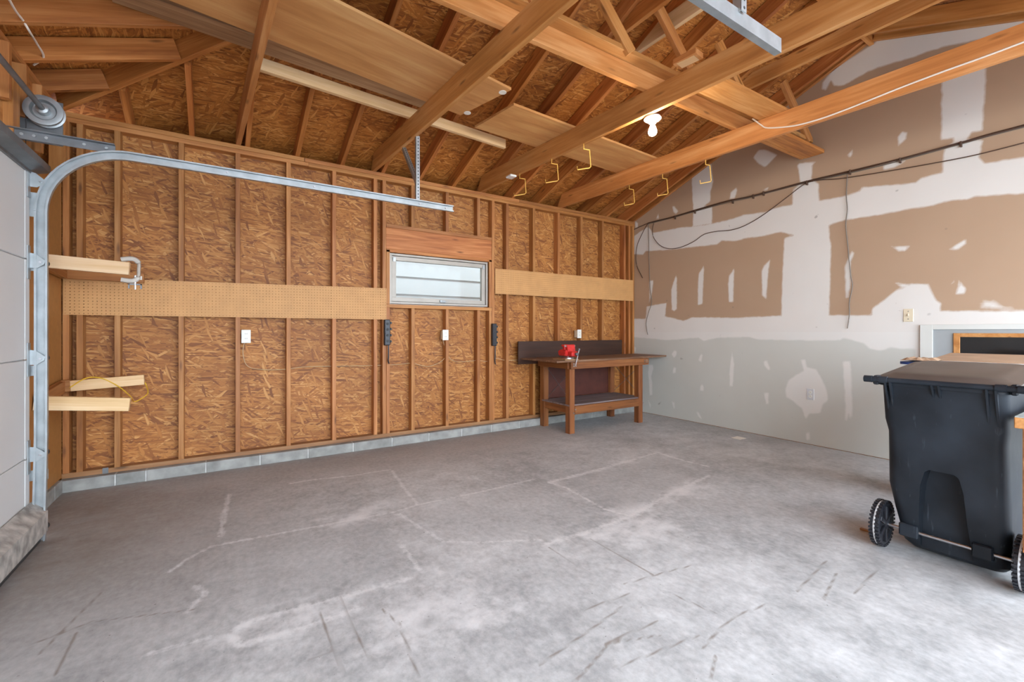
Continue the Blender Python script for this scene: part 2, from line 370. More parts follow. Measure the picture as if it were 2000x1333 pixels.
# ---------------------------------------------------------------- soft painted-on marks, as distance fields on a grid
def seg_dist(P, a, b):
    a = np.array(a); b = np.array(b); d = b-a; L = (d*d).sum()+1e-12
    t = np.clip(((P-a)@d)/L, 0, 1); return np.sqrt((((P-a)-t[:, None]*d)**2).sum(1))
def poly_field(P, poly, soft):
    """0..1, .5 on the outline, rising inwards over `soft` metres"""
    out = np.zeros(len(P)); q = np.array(poly)
    sel = np.where((P > q.min(0)-soft).all(1) & (P < q.max(0)+soft).all(1))[0]
    if not len(sel): return out
    X = P[sel]; dist = np.full(len(X), 9.); ins = np.zeros(len(X), bool)
    for i in range(len(q)):
        a, b = q[i], q[(i+1) % len(q)]
        dist = np.minimum(dist, seg_dist(X, a, b))
        c = (a[1] > X[:, 1]) != (b[1] > X[:, 1])
        xi = (b[0]-a[0])*(X[:, 1]-a[1])/(b[1]-a[1]+1e-12)+a[0]
        ins ^= c & (X[:, 0] < xi)
    out[sel] = np.clip(.5+np.where(ins, dist, -dist)/soft*.5, 0, 1); return out
def line_field(P, pts, wd):
    """1 on the line, 0 at distance wd"""
    out = np.zeros(len(P)); q = np.array(pts)
    sel = np.where((P > q.min(0)-wd).all(1) & (P < q.max(0)+wd).all(1))[0]
    if not len(sel): return out
    d = np.full(len(sel), 9.)
    for a, b in zip(q, q[1:]): d = np.minimum(d, seg_dist(P[sel], a, b))
    out[sel] = np.clip(1-d/wd, 0, 1); return out
def grid_mesh(name, G):
    ny, nx, _ = G.shape; idx = np.arange(nx*ny).reshape(ny, nx)
    f = np.stack([idx[:-1, :-1], idx[:-1, 1:], idx[1:, 1:], idx[1:, :-1]], -1).reshape(-1, 4)
    me = bpy.data.meshes.new(name); me.vertices.add(nx*ny); me.vertices.foreach_set('co', G.reshape(-1))
    me.loops.add(f.size); me.loops.foreach_set('vertex_index', f.reshape(-1)); me.polygons.add(len(f))
    me.polygons.foreach_set('loop_start', np.arange(0, f.size, 4)); me.update(calc_edges=True); return me
def set_attr(me, name, val):
    a = me.attributes.new(name, 'FLOAT', 'POINT'); a.data.foreach_set('value', val.astype(np.float32))
# ================================================================ THE SETTING
# ---------------- floor
step = .0165
xs = np.arange(XL-.1, XR+.02, step); ys = np.arange(YN-.1, YB+.1, step)
G = np.zeros((len(ys), len(xs), 3)); G[..., 0] = xs[None]; G[..., 1] = ys[:, None]
fl = grid_mesh('floor', G); P2 = G.reshape(-1, 3)[:, :2].copy()
fp = lambda pts: [onZ(u, v, 0)[:2] for u, v in pts]
pale = np.zeros(len(P2)); scratch = pale.copy(); blotch = pale.copy(); dark = pale.copy(); dirt = pale.copy()
for pts, wd in (([(567, 945), (600, 939), (686, 930), (761, 918)], .05), ([(332, 1117), (367, 1092), (413, 1068), (480, 1055), (654, 1022), (769, 1001)], .05),
                ([(430, 1047), (437, 1012), (448, 966)], .06), ([(455, 1246), (460, 1229), (497, 1211), (580, 1190), (700, 1159)], .07), ([(455, 1246), (472, 1260), (525, 1246), (610, 1220), (700, 1190)], .07),
                ([(290, 1278), (409, 1245)], .05), ([(385, 1145), (399, 1162), (367, 1194)], .06), ([(765, 920), (790, 955), (815, 985)], .05), ([(769, 1001), (815, 987), (935, 962), (1050, 935)], .045),
                ([(1073, 943), (1180, 915), (1285, 884)], .09), ([(1288, 886), (1335, 900), (1384, 912)], .07), ([(1062, 1066), (1140, 1042), (1231, 1009), (1310, 965), (1384, 930)], .075),
                ([(781, 1005), (820, 1030), (865, 1058), (931, 1060), (1058, 1055)], .045), ([(784, 1066), (819, 1112)], .05), ([(1073, 943), (1110, 955), (1180, 995), (1231, 1009)], .05), ([(700, 1159), (800, 1130)], .05)):
    pale = np.maximum(pale, line_field(P2, fp(pts), wd*.8))
for pts in ([(1073, 1070), (1154, 1122)], [(1154, 1053), (1277, 1124)], [(1219, 1142), (1300, 1118), (1360, 1103)], [(663, 1166), (690, 1230), (727, 1293)], [(623, 1197), (645, 1250), (673, 1320)],
            [(1054, 1299), (1140, 1240), (1215, 1186)], [(1123, 1333), (1169, 1282), (1192, 1253), (1285, 1214)], [(1181, 1259), (1292, 1241)], [(1556, 1156), (1614, 1096)], [(1668, 1160), (1718, 1108)],
            [(1608, 1172), (1634, 1120)], [(1372, 1268), (1400, 1235), (1436, 1204), (1500, 1180)], [(1200, 1306), (1364, 1242)], [(1388, 1328), (1398, 1282)], [(77, 1278), (140, 1215), (199, 1157)],
            [(108, 1320), (150, 1236)], [(1140, 1192), (1230, 1160)], [(745, 1190), (780, 1220), (818, 1325)], [(1310, 1160), (1400, 1200)], [(600, 1290), (640, 1275)], [(60, 1260), (180, 1215), (390, 1190)]):
    scratch = np.maximum(scratch, line_field(P2, fp(pts), .02))
def blob(u, v, rx, ry, z=0):
    c = np.array(onZ(u, v, 0)[:2]); d = np.sqrt(((P2[:, 0]-c[0])/rx)**2+((P2[:, 1]-c[1])/ry)**2); return np.clip(1-d, 0, 1)
for a in ((850, 1165, .42, .30), (790, 1250, .28, .25), (1255, 1035, .5, .3), (1330, 960, .7, .3), (560, 1215, .5, .25), (1230, 1000, .5, .35), (920, 1200, .4, .3), (700, 1010, .5, .3)): blotch = np.maximum(blotch, blob(*a)*.62)
for a in ((840, 1215, .16, .12), (1560, 1185, .09, .05), (1150, 930, .5, .5), (560, 1120, .45, .3), (1300, 910, .3, .2), (1230, 860, .5, .5), (1420, 870, .5, .6), (1500, 860, .6, .4), (480, 983, .1, .05), (1640, 890, .5, .4), (195, 1215, .2, .12)): dark = np.maximum(dark, blob(*a)*.62)
for pl, k in (([(770, 1001), (1050, 935), (1180, 990), (1225, 1008), (1062, 1062), (931, 1060), (865, 1056)], .45), ([(1073, 946), (1285, 887), (1384, 925), (1235, 1005)], .5), ([(480, 1060), (650, 1025), (765, 1004), (815, 1110), (690, 1158), (470, 1205)], .5), ([(600, 940), (761, 919), (812, 984), (660, 1020)], .3)): dark = np.maximum(dark, poly_field(P2, fp(pl), .08)*k)
blotch = np.maximum(blotch, poly_field(P2, fp([(740, 1160), (830, 1138), (930, 1165), (925, 1205), (850, 1215), (820, 1260), (720, 1230)]), .12)*.6); blotch = np.maximum(blotch, poly_field(P2, fp([(1080, 1060), (1230, 1005), (1300, 985), (1310, 1020), (1260, 1055), (1180, 1060)]), .12)*.6)
yy = P2[:, 1]; xx = P2[:, 0]
dirt = np.clip((yy-3.45)/1.1, 0, 1)*np.clip((4.4-xx)/1.5, .25, 1)*.75  # dirt plus painted brown bounce along the stud wall and left side
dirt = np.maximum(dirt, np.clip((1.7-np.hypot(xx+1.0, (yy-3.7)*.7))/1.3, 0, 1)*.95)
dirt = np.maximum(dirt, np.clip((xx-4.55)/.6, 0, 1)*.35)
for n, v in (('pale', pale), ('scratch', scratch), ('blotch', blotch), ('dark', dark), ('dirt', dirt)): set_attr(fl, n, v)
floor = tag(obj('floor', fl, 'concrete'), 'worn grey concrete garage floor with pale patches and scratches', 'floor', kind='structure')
box('driveway', (-14, -16, -.25), (14, 14, -.02), 'ground', None, 0); tag(bpy.data.objects['driveway'], 'concrete driveway around the garage', 'driveway', kind='structure')

# ---------------- stud wall with strand-board sheathing and a window hole
WX0, WX1, WZ0, WZ1 = 1.452, 2.652, 1.497, 2.045
SHY = YB+.089; ZT = PLATE-.02
bm = bmesh.new()
def quad(bm, pts): return bm.faces.new([bm.verts.new(p) for p in pts])
for x0, x1, z0, z1 in ((XL-.1, WX0, .05, ZT), (WX1, XR+.05, .05, ZT), (WX0, WX1, .05, WZ0), (WX0, WX1, WZ1, ZT)):
    add_box(bm, (x0, SHY, z0), (x1, SHY+.03, z1))
wall_back = obj('wall_back', bm, 'osb'); uv_planar(wall_back.data, lambda c: c.x, lambda c: c.z)
tag(wall_back, 'open stud wall sheathed in strand board with a small high window', 'wall', kind='structure')
SW, SD = .038, .088
Z0, Z1 = .09+.038, PLATE-.076
def stud(x, z0=Z0, z1=Z1, name='stud', m='stud'):   # x = left edge
    return board(name, (x+SW/2, YB, z0), (x+SW/2, YB, z1), SW, SD, m, wall_back, up=(0, 1, 0))
stud(XL+.004); stud(-.99+.02, m='stud')
for k in range(15):
    x = -.752+.4064*k
    if 1.3 < x < 2.66: 
        stud(x, Z0, WZ0-.04); stud(x, 2.345, Z1)
    elif k < 14: stud(x)
for x in (1.372, 2.700): stud(x)                                   # king studs
stud(1.412, Z0, WZ0-.04); stud(1.412, WZ0, 2.07); stud(2.662, Z0, WZ0-.04); stud(2.662, WZ0, 2.07)
stud(5.165); stud(5.08, m='rafter'); stud(4.98, m='rafter')
board('bottom_plate', (XL, YB+SD/2, .09), (XR, YB+SD/2, .09), SD, .038, 'sill', wall_back)
for i, (a, b) in enumerate(((XL, .66), (.66, XR))):
    board('top_plate', (a+.001, YB+SD/2, PLATE-.076), (b-.001, YB+SD/2, PLATE-.076), SD, .0375, 'stud', wall_back)
for a, b in ((XL, .62), (.625, 3.1), (3.103, XR)):
    board('top_plate', (a, YB+SD/2-.003, PLATE-.038), (b, YB+SD/2-.003, PLATE-.038), SD, .038, 'stud', wall_back)
board('header', (1.412, YB+.03, 2.083), (2.698, YB+.03, 2.083), .05, .225, 'rafter', wall_back)
board('header_plate', (1.412, YB+SD/2, 2.308), (2.698, YB+SD/2, 2.308), SD, .037, 'stud', wall_back)
board('header_plate', (1.412, YB+SD/2, 2.047), (2.698, YB+SD/2, 2.047), SD, .036, 'rafter', wall_back)
board('window_sill_plate', (1.412, YB+SD/2, WZ0-.04), (2.698, YB+SD/2, WZ0-.04), SD, .038, 'stud', wall_back)
# block curb
cx = [-1.05, -.735, -.549, -.153, .249, .646, 1.06, 1.454, 1.864, 2.263, 2.657, 3.062, 3.47, 3.87, 4.28, 4.69, 5.205]
for a, b in zip(cx, cx[1:]): box('concrete_block', (a+.005, 4.572, 0), (b-.005, 4.735, .09), 'block', wall_back, .003)
box('mortar', (XL, 4.577, 0), (XR, 4.73, .086), 'mortar', wall_back, 0)
box('anchor_strap', (-.82, YB-.004, .06), (-.785, YB-.001, .135), 'dsteel', wall_back, 0)

# ---------------- window
wn = thing('window_1', (2.05, YB+.05, WZ0), 'small high awning window in an aluminium frame in the stud wall', 'window', kind='structure')
def rect_frame(bm, x0, x1, z0, z1, y0, y1, t):
    for a in ((x0, x1, z0, z0+t), (x0, x1, z1-t, z1), (x0, x0+t, z0+t, z1-t), (x1-t, x1, z0+t, z1-t)): add_box(bm, (a[0], y0, a[2]), (a[1], y1, a[3]), .002)
    return bm
obj('frame', rect_frame(bmesh.new(), 1.456, 2.648, 1.503, 2.041, YB+.012, YB+.11, .022), 'winframe', wn)
obj('sash', rect_frame(bmesh.new(), 1.482, 2.622, 1.529, 2.015, YB+.03, YB+.075, .045), 'winframe', wn)
box('pane', (1.52, YB+.05, 1.567), (2.584, YB+.054, 1.977), 'glass', wn, 0)
bm = add_box(bmesh.new(), (2.03, YB+.015, 1.535), (2.10, YB+.03, 1.56), .003); add_box(bm, (2.05, YB+.006, 1.543), (2.115, YB+.016, 1.551), .002)
obj('latch', bm, 'galv', wn)
for x in (1.49, 2.585): box('corner_bracket', (x, YB+.02, 1.955), (x+.03, YB+.031, 2.0), 'galv', wn)
box('caulk_strip', (1.44, YB+.004, 1.50), (1.455, YB+.02, 2.04), 'whitepaint', wn, 0)
# neighbouring house, seen through the glass
nh = thing('neighbour_house', (2, 6.4, 0), 'white lap-sided wall of the house next door, seen through the window', 'house')
for k in range(14): 
    b_ = add_prism(bmesh.new(), [(-6, 6.4, .2+k*.26), (-6, 6.355, .2+k*.26), (-6, 6.385, .2+(k+1)*.26)], (16, 0, 0)); obj('siding_board', b_, 'siding', nh)
box('wall', (-6, 6.4, 0), (10, 6.6, 4.0), 'siding', nh, 0); box('added_shade_eave', (-6, 5.6, 3.3), (10, 6.6, 3.4), 'siding', nh, 0)  # overhang is unseen, added to shade the siding
box('outside_ground', (-6, SHY+.05, -.02), (10, 6.38, .02), 'ground', None, 0); tag(bpy.data.objects['outside_ground'], 'bare strip of ground between the garage and the house next door', 'ground', kind='structure')

# ---------------- right wall: taped and mudded drywall
def roof_z(y): return PLATE+PITCH*(YB-y) if y > YRIDGE else ZRIDGE-PITCH*(YRIDGE-y)
ys = np.arange(YN-.02, SHY+.001, .0155); nz = 235
top = np.array([roof_z(y) for y in ys])+.1
G = np.zeros((nz, len(ys), 3)); G[..., 0] = XR; G[..., 1] = ys[::-1][None]; G[..., 2] = np.linspace(0, 1, nz)[:, None]*(top[::-1]-.006)[None]+.006
dw = grid_mesh('wall_right', G); P2 = G.reshape(-1, 3)[:, 1:].copy()
z4 = lambda ox, oy, sc, pts: [(ox+x/sc, oy+y/sc) for x, y in pts]
MUD = [
 [(1351, 341), (1378, 320), (1388, 310), (1393, 356), (1388, 374), (1387, 393), (1375, 404), (1391, 404), (1391, 437), (1353, 443), (1354, 410), (1352, 380)],
 [(1236, 463), (1250, 453), (1266, 443), (1275, 455), (1302, 450), (1332, 444), (1353, 443), (1391, 437), (1430, 428), (1453, 420), (1491, 415), (1519, 405), (1547, 400), (1549, 370), (1563, 359), (1561, 339), (1557, 323),
  (1562, 319), (1593, 316), (1587, 323), (1585, 349), (1599, 359), (1600, 392), (1646, 384), (1679, 374), (1684, 366), (1743, 361), (1789, 357), (1799, 348), (1840, 337), (1844, 291), (1863, 278), (1861, 270), (1838, 273), (1839, 165), (1845, 130), (1926, 120),
  (1924, 187), (1919, 255), (1897, 259), (1890, 272), (1919, 275), (1913, 307), (1924, 319), (2010, 305), (2010, 378), (1906, 384), (1888, 390), (1855, 392), (1819, 402), (1768, 410), (1717, 420), (1651, 430), (1619, 440), (1623, 480), (1620, 616),
  (1704, 616), (1704, 603), (1753, 565), (1763, 563), (1776, 555), (1814, 555), (1819, 570), (1829, 588), (1838, 593), (1837, 608), (1893, 607), (1919, 608), (2010, 607), (2010, 720), (1786, 710), (1788, 683), (1738, 680), (1720, 685), (1700, 682),
  (1684, 670), (1648, 661), (1640, 665), (1600, 666), (1484, 664), (1460, 659), (1407, 660), (1374, 666), (1364, 660), (1304, 665), (1236, 659), (1236, 623), (1261, 623), (1263, 599), (1302, 592), (1299, 618), (1335, 627), (1352, 620), (1436, 621), (1526, 617),
  (1528, 534), (1532, 465), (1549, 460), (1525, 453), (1494, 461), (1462, 465), (1436, 471), (1410, 470), (1400, 478), (1354, 483), (1299, 489), (1261, 491), (1256, 498), (1236, 497)],
 [(1240, 432), (1246, 436), (1246, 444), (1241, 446)], [(1272, 402), (1277, 396), (1278, 401)], [(1282, 427), (1286, 416), (1287, 427)], [(1313, 403), (1318, 404), (1325, 413), (1320, 419), (1315, 413)],
 [(1425, 389), (1427, 376), (1438, 367), (1440, 372), (1435, 388)], [(1488, 372), (1501, 366), (1499, 371)], [(1471, 309), (1481, 293), (1493, 292), (1519, 303), (1494, 327), (1482, 320)],
 [(1753, 269), (1762, 258), (1771, 260), (1770, 271), (1755, 285)], [(1655, 303), (1665, 293), (1664, 303), (1660, 308)], [(1724, 325), (1744, 316), (1768, 314), (1757, 322), (1744, 328), (1726, 332)],
 [(1741, 482), (1776, 481), (1768, 491), (1755, 491)], [(1855, 487), (1886, 467), (1887, 476), (1870, 487)], [(1869, 574), (1873, 549), (1886, 563), (1883, 574)], [(1858, 555), (1865, 547), (1863, 552)],
 [(1650, 519), (1664, 491), (1669, 494), (1661, 512), (1661, 555), (1657, 582), (1652, 582)], [(1748, 552), (1776, 556), (1776, 564), (1763, 564)],
 [(1312, 605), (1311, 566), (1320, 538), (1322, 544), (1322, 604), (1317, 608)], [(1363, 596), (1363, 554), (1365, 534), (1374, 520), (1375, 525), (1372, 594)], [(1424, 590), (1422, 556), (1424, 539), (1434, 524), (1432, 590)],
 [(1489, 578), (1487, 537), (1491, 520), (1504, 508), (1500, 534), (1497, 584)], [(1268, 549), (1276, 548), (1274, 570), (1268, 592)],
 [(1312, 692), (1317, 685), (1322, 686), (1321, 695), (1316, 700)], [(1314, 725), (1316, 718), (1320, 719), (1320, 728), (1314, 730)], [(1364, 704), (1369, 692), (1372, 694), (1370, 708)], [(1367, 764), (1368, 755), (1371, 750), (1374, 755), (1374, 764)],
 [(1267, 713), (1275, 713), (1276, 721), (1272, 736), (1274, 751), (1274, 772), (1269, 773), (1267, 745), (1266, 727)], [(1266, 782), (1271, 791), (1270, 800)], [(1312, 784), (1317, 787), (1318, 797), (1316, 799)], [(1360, 805), (1365, 806), (1371, 820), (1364, 814)],
 [(1430, 689), (1434, 712), (1431, 755), (1425, 755), (1425, 724)], [(1236, 677), (1242, 679), (1242, 688), (1236, 688)], [(1491, 705), (1498, 705), (1505, 722), (1500, 723), (1493, 714)], [(1492, 768), (1501, 768), (1501, 789), (1496, 790)],
 z4(1400, 680, 5, [(820, 115), (865, 110), (880, 190), (970, 210), (1030, 310), (1075, 420), (1085, 520), (1040, 540), (1010, 640), (900, 640), (880, 690), (865, 690), (830, 590), (740, 520), (680, 480), (668, 400), (700, 320), (780, 260), (850, 220)]),
 z4(1400, 680, 5, [(1230, 130), (1300, 130), (1315, 260), (1325, 640), (1310, 700), (1290, 650), (1270, 710), (1250, 700), (1255, 560), (1240, 300)]), z4(1400, 680, 5, [(865, 830), (910, 825), (910, 890), (880, 900)]),
 z4(1600, 30, 4.44, [(30, 580), (120, 470), (480, 240), (560, 140), (1050, 60), (1700, -60), (1777, -60), (1777, 140), (1080, 270), (760, 380), (520, 450), (420, 490), (300, 560), (200, 610), (130, 610), (100, 570), (60, 650), (25, 640)]),
]
mud = np.zeros(len(P2))
for pl in MUD: mud = np.maximum(mud, poly_field(P2, [onX(u, v, XR)[1:] for u, v in pl], .04))
rough = poly_field(P2, [onX(u, v, XR)[1:] for u, v in ((1906, 591), (1919, 583), (1942, 583), (1965, 593), (2005, 603), (2005, 612), (1906, 609))], .05)
mud = np.maximum(mud, rough*.62)
set_attr(dw, 'mud', mud)
wall_right = tag(obj('wall_right', dw, 'drywall'), 'unpainted drywall gable wall with white joint compound patches', 'wall', kind='structure')

box('leak_block_plate', (XR+.004, YN, 0), (XR+.09, SHY, .1), 'sill', wall_right, 0)  # unseen backing added to stop light leaking under the drywall
# ---------------- door wall (left)
wall_left = tag(obj('wall_left', add_box(bmesh.new(), (XL-.13, YN, 2.23), (XL-.09, SHY+.03, 3.02)), 'osb'), 'framed door wall with hardboard return panel and lumber header', 'wall', kind='structure')
uv_planar(wall_left.data, lambda c: c.y, lambda c: c.z)
DY0, DY1 = .86, 3.60
box('hardboard_panel', (XL-.006, DY1+.10, .1), (XL, YB, 2.36), 'hardboard', wall_left)
box('return_sheathing', (XL-.13, DY1, 0), (XL-.1, SHY+.03, 2.23), 'hardboard', wall_left, 0)
box('return_sheathing', (XL-.13, YN, 0), (XL-.1, DY0-.05, 2.23), 'hardboard', wall_left, 0)
box('hardboard_panel', (XL-.006, YN, .1), (XL, DY0-.1, 2.36), 'hardboard', wall_left)
for a, b in ((DY1+.12, 4.0), (4.0, 4.4), (4.4, 4.575)): box('concrete_block', (XL-.1, a+.004, 0), (XL+.02, b-.004, .1), 'block', wall_left, .003)
for y in (DY1+.05, DY0-.05): board('jamb_stud', (XL-.05, y, 0), (XL-.05, y, 2.62), .095, .09, 'stud', wall_left, up=(1, 0, 0))
board('header', (XL-.02, .5, 2.24), (XL-.02, 3.80, 2.24), .04, .24, 'joist', wall_left)
for z in (PLATE-.076, PLATE-.038): board('top_plate', (XL-.044, YN, z), (XL-.044, YB, z), SD, .0375, 'stud', wall_left)
for y in (4.55, 4.06, 3.80, 3.55, 3.1, 2.7, 2.3, 1.9, 1.5, 1.1, .7, .3, -.1, -.5, -.9): board('cripple_stud', (XL-.044, y, 2.485 if y < 3.82 else 2.365), (XL-.044, y, PLATE-.077), SW, SD, 'joist', wall_left, up=(1, 0, 0))
board('blocking', (XL-.044, 3.83, 2.66), (XL-.044, 4.04, 2.66), SD, .15, 'rafter', wall_left)

# ---------------- roof
ov = .25
def on_osb(x, y): return (x, y, PLATE+PITCH*(YB-y)+SH)
def on_near(x, y): return (x, y, ZRIDGE-PITCH*(YRIDGE-y)+SH)
def on_front(x, y): return (x, y, PLATE+FPITCH*(x-XL)+SH)
rz = ZRIDGE+SH
xa = XL-.12; ya = SHY+.03; yn = YN-.3
hipx = lambda y: XL+(YB-y)/.9
yc = YB-.9*(xa-XL); yd = YRIDGE-(yc-YRIDGE)
fc = (xa, yc, on_front(xa, yc)[2]); fd = (xa, yd, fc[2])
faces = [([on_osb(5.32, 5.15), on_osb(5.32, YRIDGE), (XRIDGE, YRIDGE, rz), fc, on_osb(xa, 5.15)], 0),  # overhang on the window side widened to cut light on the siding
         ([on_near(5.32, YRIDGE), on_near(5.32, yn), on_near(xa, yn), fd, (XRIDGE, YRIDGE, rz)], 0),
         ([fc, (XRIDGE, YRIDGE, rz), fd], 1)]
bm = bmesh.new(); uvl = bm.loops.layers.uv.new('UVMap')
for pts, ax in faces:
    lo = [bm.verts.new(p) for p in pts]; hi = [bm.verts.new((p[0], p[1], p[2]+.015)) for p in pts]
    fs = [bm.faces.new(lo), bm.faces.new(hi[::-1])]+[bm.faces.new((lo[i], hi[i], hi[(i+1) % len(lo)], lo[(i+1) % len(lo)])) for i in range(len(lo))]
    for f in fs:
        for l in f.loops: l[uvl].uv = (l.vert.co.x*1.0+3.3, l.vert.co.y*1.07) if not ax else (l.vert.co.y, l.vert.co.x*1.06)
ceiling = tag(obj('ceiling', bm, 'osbroof'), 'open gable and hip roof with exposed rafters and strand board decking', 'roof', kind='structure')
RD = .14
box('added_soffit', (xa, SHY+.031, 2.655), (5.32, 5.15, 2.675), 'rafter', ceiling, 0); box('added_fascia', (xa, 5.12, 2.66), (5.32, 5.15, 2.85), 'rafter', ceiling, 0)  # unseen closure added to keep outside light out of the rafter cavity
up_o = Vector((0, PITCH, 1)).normalized(); up_n = Vector((0, -PITCH, 1)).normalized(); up_f = Vector((-FPITCH, 0, 1)).normalized()
xr = [.57-.019+.4064*k for k in range(-4, 12)]
def low_o(x, y): return (x, y, PLATE+PITCH*(YB-y))
for x in xr+[XR-.022]:
    y1 = YRIDGE+.02 if x > XRIDGE else YB-.9*(x-XL)+.03
    if y1 > YB-.1: continue
    dx = -.03
    board('rafter', low_o(x, YB+.45), low_o(x+(0 if x > 5.1 else dx*(y1-YB)), y1), SW, RD, 'rafter', ceiling, up=up_o)
    yb_ = YRIDGE-(y1-YRIDGE)
    board('rafter', (x, YN-.25, ZRIDGE-PITCH*(YRIDGE-YN+.25)), (x, yb_, ZRIDGE-PITCH*(YRIDGE-yb_)), SW, RD, 'joist' if x > 4.9 else 'rafter', ceiling, up=up_n)
hz = lambda s: PLATE+FPITCH*s
board('hip_rafter', (XL, YB, hz(0)), (XRIDGE, YRIDGE, ZRIDGE), SW, .155, 'rafter', ceiling)
board('hip_rafter', (XL, 2*YRIDGE-YB, hz(0)), (XRIDGE, YRIDGE, ZRIDGE), SW, .155, 'rafter', ceiling)
for k in range(15):
    y = 4.33-.4064*k; s = (YB-y)/.9 if y > YRIDGE else (y-(2*YRIDGE-YB))/.9
    if s < .2: continue
    board('jack_rafter', (XL-.08, y, hz(-.08)), (XL+s-.02, y, hz(s-.02)), SW, RD, 'rafter', ceiling, up=up_f)
board('ridge_board', (XRIDGE-.05, YRIDGE, ZRIDGE-.03), (XR, YRIDGE, ZRIDGE-.03), SW, .19, 'rafter', ceiling)
# ceiling joists (ties) a little askew
JH = .184
for a, b in (((.104, 4.625), (.216, 2.503)), ((1.31, 4.558), (1.489, 1.683)), ((2.569, 4.618), (2.838, .92)), ((3.797, 4.60), (4.046, .568))):
    k = (b[0]-a[0])/(b[1]-a[1]); x = lambda y: a[0]-.019+k*(y-a[1])
    board('ceiling_joist', (x(4.7), 4.7, PLATE), (x(YN-.05), YN-.05, PLATE), SW, JH, 'joist', ceiling, cut0=.10)
JT = PLATE+JH
# strongbacks
board('strongback', (.17, 3.60, JT), (2.36, 3.80, JT), SW, .089, 'pine', ceiling)
board('strongback_plank', (-.56, 3.37, JT+.09), (1.46, 3.56, JT+.09), .19, .036, 'greyplank', ceiling)
board('strongback', (.2, 2.305, JT), (XR-.02, 2.30, JT), SW, .14, 'joist', ceiling)
board('strongback_cap', (.2, 2.262, JT+.141), (XR-.02, 2.258, JT+.141), .125, .037, 'joist', ceiling)
board('strongback_cap', (4.05, 2.19, JT), (XR-.01, 2.185, JT), .18, .037, 'rafter', ceiling)
for xb in (1.6, 2.42, 3.2, 4.0, 5.1):
    board('brace', (xb, 2.175, JT+.14), (xb-.42, 2.235, JT+.66), .089, .038, 'joist', ceiling, up=(0, 1, 0))
for x, m_ in ((1.75, 'rafter'), (2.70, 'rafter'), (2.99, 'pine'), (4.36, 'joist')):  # the pine tie's paler colour stands in for bulb light on it
    board('collar_tie', (x, 2.70, 3.615), (x-.02, .75, 3.60), SW, .14, m_, ceiling, cut0=.33, cut1=.33)
# ================================================================ THINGS
# ---------------- garage door (closed) and its hardware
DX = -.945
dr = thing('door_1', (DX, 2.2, 0), 'closed white sectional garage door', 'garage door', kind='structure')
zs = [.03, .49, 1.045, 1.61, 2.17]
for a, b in zip(zs, zs[1:]):
    s_ = box('door_section', (DX-.045, DY0, a+.002), (DX, DY1-.01, b-.002), 'doorwhite', dr, .004)
    for y in (DY0+.03, 2.2, DY1-.04): box('stile', (DX, y-.035, a+.004), (DX+.003, y+.025, b-.004), 'doorwhite', s_, 0)
# stiffening strut at the top, ledge strut near the floor
pr = [(0, 2.10), (.012, 2.10), (.012, 2.115), (.075, 2.13), (.075, 2.17), (.068, 2.17), (.068, 2.137), (.005, 2.12), (.005, 2.235), (0, 2.235)]
obj('top_strut', add_prism(bmesh.new(), [(DX+x, DY0, z) for x, z in pr], (0, DY1+.04-DY0, 0)), 'dsteel', dr)
pr = [(0, .225), (.008, .235), (.075, .17), (.075, .055), (.066, .055), (.066, .163), (0, .22)]
obj('bottom_strut', add_prism(bmesh.new(), [(DX+x, DY0, z) for x, z in pr], (0, DY1-.005-DY0, 0)), 'dirtywhite', dr)
box('bottom_seal', (DX-.03, DY0, .003), (DX+.05, DY1-.02, .03), 'slot', dr)
def hinge(z, y, sgn, name='roller_hinge', dirty=False):
    bm = bmesh.new()
    add_box(bm, (DX+.003, y-.02, z-.10), (DX+.008, y+.02, z+.09), .001)
    add_prism(bm, [(DX+.008, y+.012*sgn, z-.035), (DX+.035, y+.012*sgn, z-.035), (DX+.065, y+.012*sgn, z-.01), (DX+.068, y+.012*sgn, z+.01), (DX+.03, y+.012*sgn, z+.045), (DX+.008, y+.012*sgn, z+.05)], (0, .004, 0))
    h_ = obj(name, bm, 'dsteel' if dirty else 'galv', dr)
    yt = y+.075*sgn
    cyl('roller_stem', (DX+.05, y, z), (DX+.05, yt, z), .006, 'chrome', h_, 8)
    cyl('roller', (DX+.05, yt-.008, z), (DX+.05, yt+.008, z), .021, 'slot', h_, 14)
for y, sg in ((DY1-.035, 1), (DY0+.035, -1)):
    for z in (.50, 1.05, 1.60, 2.06): hinge(z, y, sg)
    hinge(.07, y, sg, 'bottom_bracket', True)
for z in (.49, 1.045, 1.61):
    for y in (1.5, 2.2, 2.9): box('centre_hinge', (DX+.003, y-.025, z-.07), (DX+.008, y+.025, z+.07), 'galv', dr)
